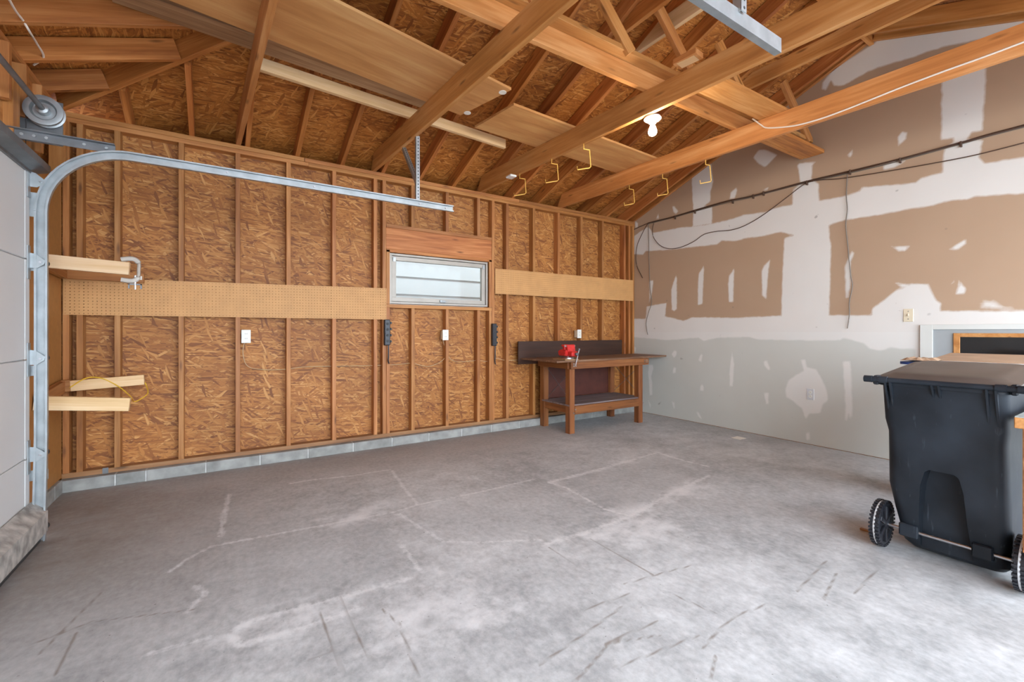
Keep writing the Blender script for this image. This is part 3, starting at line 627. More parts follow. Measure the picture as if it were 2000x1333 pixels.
def track(yc, sg, label, xe=1.69, xs=1.37):
    """channel track: up the jamb, round a bend and back under the joists; the open side faces the door"""
    t_ = thing('door_track', (-.88, yc, 0), label, 'door track', 'garage door tracks')
    R = .40; zt = 2.29; x0 = -.895; pts = [(x0-.01, 0.005), (x0, .6), (x0, zt-R)]
    def sweep(name, path, m='galv'):
        # C profile: web at the outside (towards the wall), lips curled to the door side
        w2 = .027; d = .026
        prof = [(-w2, -d), (-w2, 0), (w2, 0), (w2, -d), (w2-.009, -d), (w2-.009, -d+.004), (w2-.004, -d+.004), (w2-.004, -.004), (-w2+.004, -.004), (-w2+.004, -d+.004), (-w2+.009, -d+.004), (-w2+.009, -d)]
        bm = bmesh.new(); rings = []
        for i, (x, z) in enumerate(path):
            a = path[max(i-1, 0)]; b = path[min(i+1, len(path)-1)]; dx, dz = b[0]-a[0], b[1]-a[1]; L = math.hypot(dx, dz); nx, nz = dz/L, -dx/L
            rings.append([bm.verts.new((x+nx*p, yc+sg*(.03+q), z+nz*p)) for p, q in prof])
        n = len(prof)
        for A, B in zip(rings, rings[1:]):
            for q in range(n): bm.faces.new((A[q], A[(q+1) % n], B[(q+1) % n], B[q]))
        bm.faces.new(rings[0][::-1]); bm.faces.new(rings[-1])
        return obj(name, bm, m, t_)
    sweep('vertical_track', pts)
    arc = [(x0+R-R*math.cos(a), zt-R+R*math.sin(a)) for a in [math.pi/2*i/14 for i in range(15)]]
    sweep('horizontal_track', arc+[(.4, zt+.003), (1.1, zt+.004), (xe, zt+.006)])
    for z in (.35, .95, 1.55): box('jamb_bracket', (XL, yc+sg*.031, z), (-.87, yc+sg*.036, z+.06), 'galv', t_)
    box('flag_bracket', (XL+.002, yc+sg*.032, 1.86), (-.87, yc+sg*.036, 2.0), 'galv', t_)
    bm = add_box(bmesh.new(), (XL+.005, yc+sg*.045, 2.30), (-.58, yc+sg*.05, 2.352)); add_box(bm, (XL+.005, yc+sg*.014, 2.347), (-.58, yc+sg*.05, 2.352))
    a_ = obj('track_angle', bm, 'dsteel', t_)
    for x in (-.98, -.93, -.88, -.72, -.62): cyl('bolt', (x, yc+sg*.044, 2.325), (x, yc+sg*.036, 2.325), .008, 'galv', a_, 8)
    # perforated hanger strap up to the joist, with a diagonal
    def strap(name, a, b, holes):
        bm = bmesh.new(); mt, L = frame_of(a, b, (0, 1, 0)); add_box(bm, (0, -.016, -.0015), (L, .016, .0015), 0, mt); add_box(bm, (0, -.016, 0), (L, -.013, .03), 0, mt)
        s_ = obj(name, bm, 'galv', t_); n = int(L/.028)
        me = None
        for i in range(n):
            if me is None: 
                hb = bmesh.new(); add_cyl(hb, (0, 0, -.002), (0, 0, .002), .0055, 8); me = bpy.data.meshes.new('bolt_hole'); hb.to_mesh(me); hb.free(); me.materials.append(M['slot'])
            o = bpy.data.objects.new('bolt_hole', me); C.objects.link(o); o.matrix_basis = mt @ Matrix.Translation((.014+i*.028, .002, 0)); adopt(o, s_)
    strap('hanger_strap', (xs, yc+sg*.04, zt+.02), (xs, yc+sg*.04, PLATE+.005), 18)
    strap('diagonal_strap', (xs, yc+sg*.045, zt+.2), (xs-.02, yc+.33, PLATE+.005), 14)
    for x in (.0, .55, 1.38, 1.62): cyl('bolt', (x, yc+sg*.026, zt+.003), (x, yc+sg*.016, zt+.003), .006, 'chrome', t_, 8)
track(DY1-.03, 1, 'galvanised door track curving along the stud wall side of the garage door')
track(DY0+.03, -1, 'galvanised door track hung on the side of the garage door away from the window', 1.777, 1.5)
ts = thing('torsion_shaft', (-.93, 2.2, 2.5), 'grey torsion shaft with cable drum above the garage door', 'door shaft')
cyl('shaft', (-.925, .45, 2.53), (-.925, 3.83, 2.53), .0145, 'dsteel', ts, 16)
for y, s in ((3.80, 1), (.58, -1)):
    b_ = add_lathe(bmesh.new(), (-.925, y, 2.53), (0, -s, 0), [(0, .085), (.012, .088), (.016, .078), (.05, .075), (.054, .088), (.062, .088), (.064, .078), (.064, .06), (.045, .05), (.045, .03), (.085, .028), (.09, .02)], 32)
    obj('cable_drum', b_, 'galv', ts, True)
    box('bearing_plate', (XL+.003, y+s*.01-.002, 2.35), (-.855, y+s*.01+.002, 2.62), 'dsteel', ts)
    box('plate_flange', (XL+.002, y-.05, 2.36), (XL+.006, y+.012, 2.62), 'dsteel', ts)
    tube('lift_cable', [(-.925-.08, y-s*.03, 2.53), (-.99, y-s*.10, 1.6), (-.99, y-s*.16, .1)], .002, 'slot', ts, 5, 2)

# ---------------- low grey door in the drywall
d2 = thing('door_2', (XR, .8, 0), 'low grey door with white trim and a wood-framed dark pane in the drywall', 'door', kind='structure')
y0 = 1.342; zt = 1.264
bm = bmesh.new(); add_box(bm, (XR-.02, y0-.085, 0), (XR, y0, zt), .002); add_box(bm, (XR-.02, -.1, zt-.042), (XR, y0-.085, zt), .002); add_box(bm, (XR-.02, -.185, 0), (XR, -.1, zt), .002)
obj('trim', bm, 'whitepaint', d2)
box('leaf', (XR-.008, -.1, .01), (XR-.002, y0-.085, zt-.042), 'doorgrey', d2)
bm = bmesh.new()
for a, b in (((1.085, 1.125), (.45, 1.19)), ((.0, .04), (.45, 1.19))): add_box(bm, (XR-.022, a[0], b[0]), (XR-.008, a[1], b[1]), .002)
for z in ((1.158, 1.19), (.45, .49)): add_box(bm, (XR-.022, .04, z[0]), (XR-.008, 1.085, z[1]), .002)
obj('pane_frame', bm, 'joist', d2); box('pane', (XR-.014, .04, .49), (XR-.009, 1.085, 1.158), 'glaze', d2, 0)

# ---------------- pegboard
def pegboard(name, x0, x1, zb, zt0, zt1, label):
    nx = round((x1-x0)/.0254); nz = 12; vs = []; fs = []; vid = {}
    def pt(u, v): return (x0+(x1-x0)*u/nx, 0, zb+((zt0+(zt1-zt0)*u/nx)-zb)*v/nz)
    def V(u, v):
        k = (round(u, 3), round(v, 3))
        if k not in vid: vid[k] = len(vs); vs.append(pt(u, v))
        return vid[k]
    r = .125
    for i in range(nx):
        for j in range(nz):
            c = [V(i, j), V(i+1, j), V(i+1, j+1), V(i, j+1)]
            h = [V(i+.5+r*math.cos(math.radians(225+45*q)), j+.5+r*math.sin(math.radians(225+45*q))) for q in range(8)]
            for q in range(4):
                a, b = c[q], c[(q+1) % 4]; h0, h1, h2 = h[2*q], h[2*q+1], h[(2*q+2) % 8]
                fs += [(a, b, h1), (a, h1, h0), (b, h2, h1)]
    me = bpy.data.meshes.new(name); me.from_pydata(vs, [], fs)
    o = obj(name, me, 'peg'); o.location = (0, YB-.007, 0)
    md = o.modifiers.new('thickness', 'SOLIDIFY'); md.thickness = .006; md.offset = 0
    return tag(o, label, 'pegboard')
pegboard('pegboard', -1.04, 1.411, 1.331, 1.615, 1.66, 'long tan pegboard strip between the garage door corner and the window')
pegboard('pegboard', 2.742, 5.17, 1.665, 1.972, 1.980, 'tan pegboard strip on the studs above the workbench')

# ---------------- lumber brackets by the garage door
def racks():
    t_ = thing('lumber_bracket', (-.98, 4.3, 1.6), 'pale pine bracket arms above the pegboard by the garage door', 'wall bracket')
    board('arm', (-1.045, 4.06, 1.622), (-.575, 4.04, 1.598), .038, .088, 'pine', t_)
    board('arm', (-1.045, 4.575, 1.600), (-.56, 4.575, 1.592), .038, .078, 'joist', t_)
    board('crosspiece', (-1.02, 4.081, 1.62), (-1.02, 4.555, 1.60), .038, .088, 'stud', t_)
    box('bubble_level', (-.615, 4.549, 1.615), (-.570, 4.557, 1.645), 'outletw', t_)
    t2 = thing('lumber_bracket', (-.98, 4.2, .75), 'pale pine bracket arms low on the wall draped with a yellow cord', 'wall bracket')
    board('arm', (-1.045, 4.05, .70), (-.575, 4.03, .652), .038, .09, 'pine', t2)
    board('arm', (-.97, 4.52, .762), (-.55, 4.52, .785), .038, .078, 'pine', t2)
    board('crosspiece', (-1.02, 4.072, .715), (-1.02, 4.56, .755), .038, .088, 'stud', t2)
    board('crosspiece', (-1.02, 4.52, .76), (-.971, 4.52, .762), .038, .085, 'stud', t2)
    cl = thing('clamp', (-.57, 4.05, 1.6), 'pale C-clamp gripping the end of the upper bracket arm', 'clamp')
    tube('clamp_frame', [(-.62, 4.05, 1.705), (-.56, 4.05, 1.715), (-.527, 4.05, 1.69), (-.525, 4.05, 1.64), (-.53, 4.05, 1.585), (-.56, 4.05, 1.56), (-.62, 4.05, 1.565)], .011, 'clamp', cl, 8, 4, flat=1.5)
    cyl('screw', (-.545, 4.05, 1.598), (-.545, 4.05, 1.50), .006, 'chrome', cl, 8)
    bm = add_box(bmesh.new(), (-.582, 4.045, 1.532), (-.508, 4.055, 1.54)); add_box(bm, (-.582, 4.045, 1.505), (-.574, 4.055, 1.54)); add_box(bm, (-.516, 4.045, 1.505), (-.508, 4.055, 1.54))
    obj('handle', bm, 'dsteel', cl)
    tag(tube('yellow_cord', [(-.93, 4.30, .81), (-.87, 4.42, .862), (-.80, 4.495, .85), (-.70, 4.49, .78), (-.62, 4.42, .705), (-.58, 4.30, .68), (-.52, 4.40, .72), (-.535, 4.495, .77), (-.545, 4.495, .80)], .004, 'wirey', None, 6),
        'yellow cord looped over the low bracket arms', 'cord')
racks()

# ---------------- outlets, switch, power strips, cables
def duplex(parent, c, ax, s=1):
    """two receptacle faces on a plate; ax = 'y' plate faces -Y, 'x' faces -X"""
    for dz in (.021, -.021):
        if ax == 'y': r_ = cyl('receptacle', (c[0], c[1], c[2]+dz), (c[0], c[1]-.003, c[2]+dz), .016, 'outletw', parent, 14)
        else: r_ = cyl('receptacle', (c[0], c[1], c[2]+dz), (c[0]-.003, c[1], c[2]+dz), .016, 'outletw', parent, 14)
        for d in (-.006, .006):
            if ax == 'y': box('slot', (c[0]+d-.0012, c[1]-.0036, c[2]+dz-.002), (c[0]+d+.0012, c[1]-.0028, c[2]+dz+.007), 'slot', r_, 0)
            else: box('slot', (c[0]-.0036, c[1]+d-.0012, c[2]+dz-.002), (c[0]-.0028, c[1]+d+.0012, c[2]+dz+.007), 'slot', r_, 0)
def wall_box(x, z, label, plate=True):
    t_ = thing('outlet_box', (x, YB, z), label, 'outlet')
    box('box', (x-.03, YB-.008, z-.05), (x+.03, YB+.06, z+.05), 'ivory', t_)
    box('cover_plate', (x-.036, YB-.014, z-.059), (x+.036, YB-.008, z+.059), 'outletw', t_, .002)
    duplex(t_, (x, YB-.014, z), 'y')
wall_box(.142, 1.16, 'pale duplex outlet beside a stud under the long pegboard')
wall_box(2.085, 1.165, 'pale outlet box on the stud under the window')
wall_box(4.09, 1.172, 'pale outlet box above the workbench backboard')
sw = thing('light_switch', (XR, 1.425, 1.35), 'tan toggle switch plate on the drywall by the low grey door', 'switch')
box('cover_plate', (XR-.006, 1.39, 1.293), (XR, 1.46, 1.41), 'ivory', sw, .002); box('toggle', (XR-.016, 1.421, 1.344), (XR-.006, 1.430, 1.366), 'ivory', sw)
for dz in (.035, -.035): cyl('screw', (XR-.006, 1.425, 1.352+dz), (XR-.008, 1.425, 1.352+dz), .004, 'dsteel', sw, 8)
ol = thing('wall_outlet', (XR, 2.23, .54), 'grey duplex outlet low on the drywall in a white mud patch', 'outlet')
box('cover_plate', (XR-.006, 2.194, .479), (XR, 2.263, .596), 'white_tape', ol, .002); duplex(ol, (XR-.006, 2.228, .537), 'x')
def strip(x, z, label, cordend):
    t_ = thing('power_strip', (x, YB-.02, z), label, 'power strip', 'power strips on the window studs')
    box('housing', (x-.032, YB-.05, z-.135), (x+.028, YB-.006, z+.135), 'blackplastic', t_, .006)
    for k in range(4): 
        q = box('outlet', (x+.0285, YB-.045, z+.10-k*.065-.012), (x+.046, YB-.018, z+.10-k*.065+.012), 'blackplastic', t_, .004)
        cyl('socket', (x-.002, YB-.05, z+.09-k*.06), (x-.002, YB-.053, z+.09-k*.06), .014, 'slot', t_, 12)
    tube('cord', [(x+.014, YB-.03, z-.13), (x+.014, YB-.028, z-.25), cordend, (cordend[0]+.012, YB-.015, cordend[2]-.035)], .007, 'blackplastic', t_, 7)
strip(1.412, 1.195, 'black power strip on the window stud next to the long pegboard', (1.425, YB-.02, .90))
strip(2.715, 1.165, 'black power strip on the window stud nearer the workbench', (2.731, YB-.02, .84))
def cable(name, pts, r, m, label, group=None, k=5): return tag(tube(name, pts, r, m, None, 6, k), label, 'cable', group)
Yc = YB+.045
cable('wall_cable', [(x, Yc, z) for x, z in ((.13, 1.1), (.12, 1.0), (.16, .885), (.3, .85), (.475, .846), (.65, .862), (1.137, .85), (1.359, .846), (1.56, .848), (1.713, .857), (1.784, .835), (1.899, .812), (2.03, .85), (2.10, .909), (2.10, 1.016), (2.075, 1.11))], .0035, 'wiret', 'tan cable through the studs rising to the outlet box under the window')
cable('wall_cable', [(x, Yc, z) for x, z in ((2.09, 1.11), (2.13, .95), (2.175, .884), (2.26, .851), (2.387, .85), (2.52, .856), (2.688, .84), (2.80, .872), (2.908, .846), (3.116, .845), (3.4, .88), (3.9, .9), (4.05, 1.0), (4.08, 1.11))], .0035, 'wiret', 'tan cable through the studs running behind the workbench')
# cables along the drywall
bx = [(1237, 449), (1265, 437), (1278, 433), (1316, 424), (1355, 413), (1420, 394), (1470, 383), (1575, 356), (1640, 341), (1740, 316), (1875, 280), (2000, 247)]
wt = thing('cable_bundle', (XR-.02, 2.5, 2.79), 'dark cable bundle stapled along the drywall', 'cable')
for k, (dz, dx, r) in enumerate(((0, .010, .006), (.009, .008, .0045), (-.010, .008, .0045), (.003, .017, .0045))):
    P_ = [onX(u, v, XR-dx) for u, v in bx]; P_ = [(p[0], p[1], p[2]+dz+.004*math.sin(i*1.7+k)) for i, p in enumerate(P_)]+[(XR-dx, -1.0, 2.80+dz)]
    tube('strand', P_[1 if k else 0:], r, 'wireb' if k != 2 else 'wireg', wt, 6)
for u, v in ((1317, 424), (1356, 413), (1430, 393), (1470, 383), (1490, 377), (1575, 356), (1659, 335), (1757, 312), (1876, 280)):
    p = onX(u, v, XR-.03); box('staple', (XR-.03, p[1]-.006, p[2]-.028), (XR, p[1]+.006, p[2]+.018), 'wireb', wt)
def wc(pts, r, m, name, label, d=.02): return cable(name, [onX(u, v, XR-d) for u, v in pts], r, m, label)
wc([(1277, 436), (1274, 450), (1277, 465), (1290, 480), (1308, 486), (1330, 483), (1355, 472), (1375, 458), (1400, 452), (1425, 450), (1450, 443), (1480, 427), (1510, 406), (1540, 383), (1562, 366), (1577, 357), (1600, 352), (1640, 349), (1700, 340), (1800, 323), (1900, 304), (2000, 279)], .0045, 'wireb', 'hanging_cable', 'thin dark cable sagging in a loop below the cable bundle')
wc([(1265, 437), (1255, 455), (1245, 478), (1242, 500), (1244, 520), (1255, 543)], .005, 'wireb', 'hanging_cable', 'short cut cable end hanging in the drywall corner')
wc([(1266, 437), (1267, 470), (1268, 520), (1270, 565), (1273, 590), (1267, 610), (1262, 632), (1265, 654)], .005, 'wireg', 'hanging_cable', 'grey cable hanging down the drywall beside the pegboard')
wc([(1655, 342), (1653, 380), (1655, 410), (1652, 440), (1656, 480), (1658, 505), (1662, 540), (1665, 560), (1659, 590), (1659, 615), (1655, 642)], .0045, 'wireg', 'hanging_cable', 'thin grey cable hanging straight down the middle of the drywall')
jx = lambda y: 3.797-.038-.0618*(y-4.60)-.006
cp = [(1470, 232), (1486, 244), (1500, 250), (1550, 246), (1600, 233), (1650, 215), (1710, 191), (1765, 169), (1850, 137), (1920, 112), (2000, 82)]
def on_j4(u, v):
    y = 2.0
    for _ in range(6): p = onX(u, v, jx(y)-.004); y = p[1]
    return p
cable('joist_cable', [on_j4(*p) for p in cp], .006, 'wirew', 'white cable stapled along the joist nearest the drywall')

cable('rafter_cable', [onY(12, -12, 3.2), onY(30, 20, 3.38), onY(45, 40, 3.5), onY(58, 62, 3.56), onY(72, 85, 3.75), onY(85, 111, 3.9), onY(66, 127, 4.0)], .006, 'wirew', 'cream cable drooping between the short rafters over the garage door')
# ---------------- hooks under the joists
def hook(x, y, k, label, grp):
    z = PLATE; n = -1
    tag(tube('hook', [(x, y, z+.02), (x, y, z-.045), (x+.07, y, z-.04), (x+.07, y, z-.05), (x+.075, y-.01, z-.19), (x+.06, y-.01, z-.205), (x-.055, y+.02, z-.235), (x-.06, y+.02, z-.205)], .0045, 'hook', None, 7, 1), label, 'hook', grp)
for u, v, wh in ((1058, 350, 'the one nearest the stud wall'), (1120, 322, 'the middle of three'), (1185, 295, 'the hook nearest the bulb')):
    p = onZ(u, v, PLATE); hook(2.55-.067*(p[1]-4.618), p[1], 0, 'yellow hook under the joist with the light bulb, '+wh, 'hooks under the bulb joist')
for u, v, wh in ((1230, 362, 'the one nearest the stud wall'), (1297, 341, 'the middle of three'), (1380, 313, 'the hook nearest the hanging cables')):
    p = onZ(u, v, PLATE); hook(3.778-.0618*(p[1]-4.6), p[1], 0, 'yellow hook under the joist nearest the drywall, '+wh, 'hooks under the last joist')

# ---------------- bulb
lx, ly = 2.785, 2.30
lf = thing('light_fixture', (lx, ly, PLATE), 'bare lit bulb in a white porcelain socket under a joist', 'light')
obj('socket_base', add_lathe(bmesh.new(), (lx, ly, PLATE), (0, 0, -1), [(0, .062), (.012, .066), (.022, .055), (.026, .032), (.045, .026)], 28), 'porcelain', lf, True)
obj('bulb', add_lathe(bmesh.new(), (lx, ly, PLATE-.044), (0, 0, -1), [(0, .014), (.02, .017), (.04, .026), (.06, .032), (.075, .032), (.09, .025), (.098, .012), (.1, .003)], 24), 'bulb', lf, True)
mb = thing('junction_box', (2.55, 3.9, PLATE), 'small white porcelain junction cover under a joist near the stud wall', 'fixture')
p = onZ(1000, 349, PLATE-.03); box('cover', (p[0]-.05, p[1]-.05, PLATE-.022), (p[0]+.03, p[1]+.05, PLATE), 'porcelain', mb, .006)

# ---------------- sheets and planks lying on the joists
def sheet(name, corners, th, m, label, cat='plywood'):
    z = JT+.001
    c = Vector((sum(p[0] for p in corners)/4, sum(p[1] for p in corners)/4, z)); a = math.atan2(corners[1][1]-corners[0][1], corners[1][0]-corners[0][0])
    R_ = Matrix.Rotation(-a, 3, 'Z'); bm = bmesh.new()
    add_prism(bm, [R_ @ (Vector((p[0], p[1], z))-c) for p in corners], (0, 0, th))
    o = obj(name, bm, m); o.location = c; o.rotation_euler = (0, 0, a); return tag(o, label, cat)
pl1 = sheet('plywood_sheet', [(-.62, 3.06), (1.68, 3.42), (1.83, 2.85), (-.52, 2.44)], .019, 'ply', 'long honey-coloured plywood sheet lying across the joists by the garage door')
for u, v in ((986, 182), (917, 222)): 
    p = onZ(u, v, JT); cyl('paint_dab', (p[0]-.02, p[1], JT+.002), (p[0]-.02, p[1], JT-.002), .03, 'paper', pl1, 14)
sheet('plywood_sheet', [(1.89, 3.56), (4.12, 3.69), (4.15, 3.16), (1.97, 3.03)], .02, 'ply', 'plywood sheet lying across the joists between the window and the drywall')
o = sheet('reddish_plank', [(2.86, 2.10), (3.98, 2.08), (3.97, 1.86), (2.90, 1.88)], .02, 'joist', 'wide scuffed reddish plank bridging the last two joists beside the strongback', 'plank')
p0 = onZ(1310, 135, JT+.01); p1 = onZ(1365, 108, JT+.01)
bk = thing('wood_block', (2.62, 1.95, JT), 'short wood offcut with a pale underside resting over the joist', 'wood offcut')
p0 = onZ(1322, 132, JT); p1 = onZ(1366, 110, JT); print('offcut', p0, p1)
board('offcut', (p0[0], p0[1], JT+.003), (p1[0], p1[1], JT+.003), .10, .038, 'joist', bk); board('white_underside', (p0[0], p0[1]-.02, JT), (p1[0], p1[1]+.02, JT), .075, .002, 'pine', bk)

# ---------------- workbench
wb_ = thing('workbench', (4.0, 4.25, 0), 'brown lumber workbench with thin overhanging top and lower shelf in the corner', 'workbench')
def leg(x, y): return board('leg', (x, y, 0), (x, y, .835), .078, .078, 'bench', wb_, up=(0, 1, 0))
for x in (3.411, 4.59):
    for y in (3.985, 4.49): leg(x, y)
tp = [(3.10, 3.885), (5.17, 4.03), (5.17, 4.60), (3.10, 4.60)]
obj('top', add_prism(bmesh.new(), [(x, y, .852) for x, y in tp], (0, 0, .02)), 'benchtop', wb_)
board('front_rail', (3.36, 3.965, .765), (4.70, 3.965, .765), .038, .086, 'bench', wb_); board('back_rail', (3.36, 4.585, .765), (4.70, 4.585, .765), .03, .086, 'bench', wb_)
for x in (3.355, 4.645): board('side_rail', (x, 3.985, .765), (x, 4.57, .765), .03, .086, 'bench', wb_)
board('lower_rail', (3.45, 4.0, .222), (4.55, 4.0, .222), .038, .10, 'bench', wb_); board('lower_rail', (3.45, 4.55, .222), (4.55, 4.55, .222), .038, .10, 'bench', wb_)
for x in (3.41, 4.59): board('lower_side_rail', (x, 4.07, .235), (x, 4.49, .235), .03, .085, 'bench', wb_)
for i in range(3): board('shelf_board', (3.37, 4.06+.18*i+.02, .323), (4.63, 4.06+.18*i+.02, .323), .175, .018, 'shelfboard', wb_)
for x in (3.40, 3.43, 4.62, 4.66):
    for z in (.80, .825): cyl('bolt', (x, 3.947, z), (x, 3.94, z), .009, 'chrome', wb_, 8)
for x, z in ((3.40, .25), (3.425, .29), (4.59, .27)): cyl('bolt', (x, 3.947, z), (x, 3.94, z), .009, 'chrome', wb_, 8)
def thin(name, a, b, r=.003): return tube(name, [a, b], r, 'dsteel', wb_, 5, 1)
for x in (3.411, 4.59): thin('brace_wire', (x, 4.02, .38), (x, 4.46, .74)); thin('brace_wire', (x+.008, 4.46, .38), (x+.008, 4.02, .74))
tag(board('backboard', (3.07, 4.625, .79), (4.91, 4.625, .79), .02, .29, 'darkboard'), 'dark stained board fixed to the studs behind the workbench', 'board')
tag(box('hardboard_sheet', (3.43, 4.535, .343), (4.66, 4.545, .76), 'redpanel'), 'dark red hardboard sheet standing on the workbench shelf against the back', 'hardboard')
# vise
vx, vy, vz = 3.40, 4.05, .872
vs_ = thing('bench_vise', (vx, vy, vz), 'red bench vise with steel handle on the workbench corner', 'vise')
box('packing_plate', (vx-.16, vy-.14, vz), (vx+.05, vy+.10, vz+.012), 'greyplank', vs_)
obj('swivel_base', add_lathe(bmesh.new(), (vx, vy, vz+.012), (0, 0, 1), [(0, .075), (.012, .075), (.02, .055), (.035, .05)], 24), 'chrome', vs_, True)
bm = bmesh.new(); add_prism(bm, [(vx-.075, vy-.05, vz+.045), (vx-.075, vy+.09, vz+.045), (vx-.075, vy+.10, vz+.10), (vx-.075, vy+.03, vz+.125), (vx-.075, vy-.05, vz+.11)], (.13, 0, 0)); bmesh.ops.bevel(bm, geom=bm.edges[:], offset=.008, segments=2, affect='EDGES')
obj('body', bm, 'red', vs_, True)
bm = add_box(bmesh.new(), (vx-.06, vy-.015, vz+.10), (vx+.075, vy+.03, vz+.175), .008); add_box(bm, (vx-.075, vy-.02, vz+.155), (vx+.09, vy+.035, vz+.178), .006); obj('fixed_jaw', bm, 'red', vs_)
bm = add_box(bmesh.new(), (vx-.045, vy-.13, vz+.04), (vx+.055, vy-.052, vz+.10), .012); add_prism(bm, [(vx-.05, vy-.06, vz+.095), (vx-.05, vy-.022, vz+.095), (vx-.05, vy-.022, vz+.172), (vx-.05, vy-.045, vz+.172)], (.115, 0, 0)); obj('sliding_jaw', bm, 'red', vs_)
for y in (-.022, -.03): box('jaw_plate', (vx-.07, vy+y-.003, vz+.15), (vx+.085, vy+y+.003, vz+.172), 'chrome', vs_)
obj('screw_head', add_lathe(bmesh.new(), (vx+.005, vy-.128, vz+.07), (0, -1, 0), [(0, .016), (.01, .02), (.035, .02), (.045, .012)], 16), 'dsteel', vs_, True)
hd = cyl('handle', (vx+.035, vy-.155, vz+.115), (vx-.025, vy-.165, vz-.06), .006, 'chrome', vs_, 10)
obj('handle_knob', add_lathe(bmesh.new(), (vx+.035, vy-.155, vz+.112), (.3, 0, 1), [(0, .007), (.006, .013), (.018, .013), (.024, .006)], 12), 'dsteel', hd, True)

# ---------------- wheeled bin
def rrect(x0, x1, y0, y1, r, z, n=5):
    out = []
    for cx_, cy_, a0 in ((x1-r, y1-r, 0), (x0+r, y1-r, 90), (x0+r, y0+r, 180), (x1-r, y0+r, 270)):
        for i in range(n+1): a = math.radians(a0+90*i/n); out.append((cx_+r*math.cos(a), cy_+r*math.sin(a), z))
    return out
def loft(bm, rings, cap=True):
    R_ = [[bm.verts.new(p) for p in r] for r in rings]; n = len(R_[0])
    for A, B in zip(R_, R_[1:]):
        for q in range(n): bm.faces.new((A[q], A[(q+1) % n], B[(q+1) % n], B[q]))
    if cap: bm.faces.new(R_[0][::-1]); bm.faces.new(R_[-1])
    return bm
def cut(me, cutter_bm):
    a = bpy.data.objects.new('tmp_a', me); C.objects.link(a); cm = bpy.data.meshes.new('tmp'); bmesh.ops.recalc_face_normals(cutter_bm, faces=cutter_bm.faces); cutter_bm.to_mesh(cm); cutter_bm.free()
    b = bpy.data.objects.new('tmp_b', cm); C.objects.link(b)
    md = a.modifiers.new('cut', 'BOOLEAN'); md.operation = 'DIFFERENCE'; md.object = b; md.solver = 'EXACT'
    dg = bpy.context.evaluated_depsgraph_get(); out = bpy.data.meshes.new_from_object(a.evaluated_get(dg))
    bpy.data.objects.remove(a); bpy.data.objects.remove(b); return out
bn = thing('wheelie_bin', (3.3, .70, 0), 'black wheeled rubbish bin with scuffed back and hinged lid by the drywall', 'bin')
B0, B1 = .465, .935
bm = bmesh.new()
loft(bm, [rrect(3.17, 3.50, .505, .865, .05, .025), rrect(3.13, 3.53, .48, .885, .05, .06), rrect(3.065, 3.55, .472, .905, .05, .24), rrect(3.04, 3.56, .470, .924, .05, .38), rrect(3.03, 3.575, .475, .924, .05, .66), rrect(3.01, 3.59, .468, .932, .045, .73), rrect(2.985, 3.62, B0, B1, .045, .925)])
bmesh.ops.recalc_face_normals(bm, faces=bm.faces); me = bpy.data.meshes.new('body'); bm.to_mesh(me); bm.free()
ar = [(y, z) for y, z in ((.605, -.02), (.612, .20), (.622, .40), (.638, .475), (.655, .49), (.75, .49), (.767, .475), (.785, .40), (.80, .20), (.81, -.02))]
me = cut(me, add_prism(bmesh.new(), [(2.9, y, z) for y, z in ar], (.245, 0, 0)))
me.materials.clear(); body = obj('body', me, 'bin', bn, True)
bm = loft(bmesh.new(), [rrect(2.972, 3.632, B0-.012, B1+.012, .05, .915), rrect(2.972, 3.632, B0-.012, B1+.012, .05, .938)]); obj('rim', bm, 'bin', bn, True)
tilt = lambda ring: [(x, y, z+.095*(x-2.985)) for x, y, z in ring]
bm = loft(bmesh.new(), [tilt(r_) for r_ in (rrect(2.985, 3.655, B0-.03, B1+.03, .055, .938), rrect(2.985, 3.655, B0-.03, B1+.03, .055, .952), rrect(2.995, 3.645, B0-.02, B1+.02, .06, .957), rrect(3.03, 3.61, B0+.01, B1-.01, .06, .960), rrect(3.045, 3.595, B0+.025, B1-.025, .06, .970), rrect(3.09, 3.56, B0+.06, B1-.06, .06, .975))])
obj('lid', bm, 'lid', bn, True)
hb = cyl('hinge_bar', (2.962, B0-.05, .945), (2.962, B1+.045, .945), .0135, 'bin', bn, 16)
for y in (B0-.05, B1+.045, B0+.02, B1-.02): cyl('grip_collar', (2.962, y-.018, .945), (2.962, y+.018, .945), .018, 'bin', hb, 16)
for y in (B0-.02, B1+.015): obj('hinge_knuckle', add_box(bmesh.new(), (2.965, y-.012, .915), (3.02, y+.012, .965), .006), 'bin', hb)
for y, L in ((.905, .17), (.885, .17), (.72, .10), (.695, .10), (.53, .20), (.50, .20)):
    bm = add_prism(bmesh.new(), [(2.950, y-.004, .935), (3.02, y-.004, .935), (3.035, y-.004, .93-L), (3.018, y-.004, .93-L)], (0, .008, 0)); obj('rib', bm, 'bin', bn)
cyl('axle', (3.105, .43, .127), (3.105, .985, .127), .009, 'chrome', bn, 12)
for a, b in ((.53, .605), (.805, .885)): box('axle_bracket', (3.08, a, .095), (3.14, b, .165), 'bin', bn, .006)
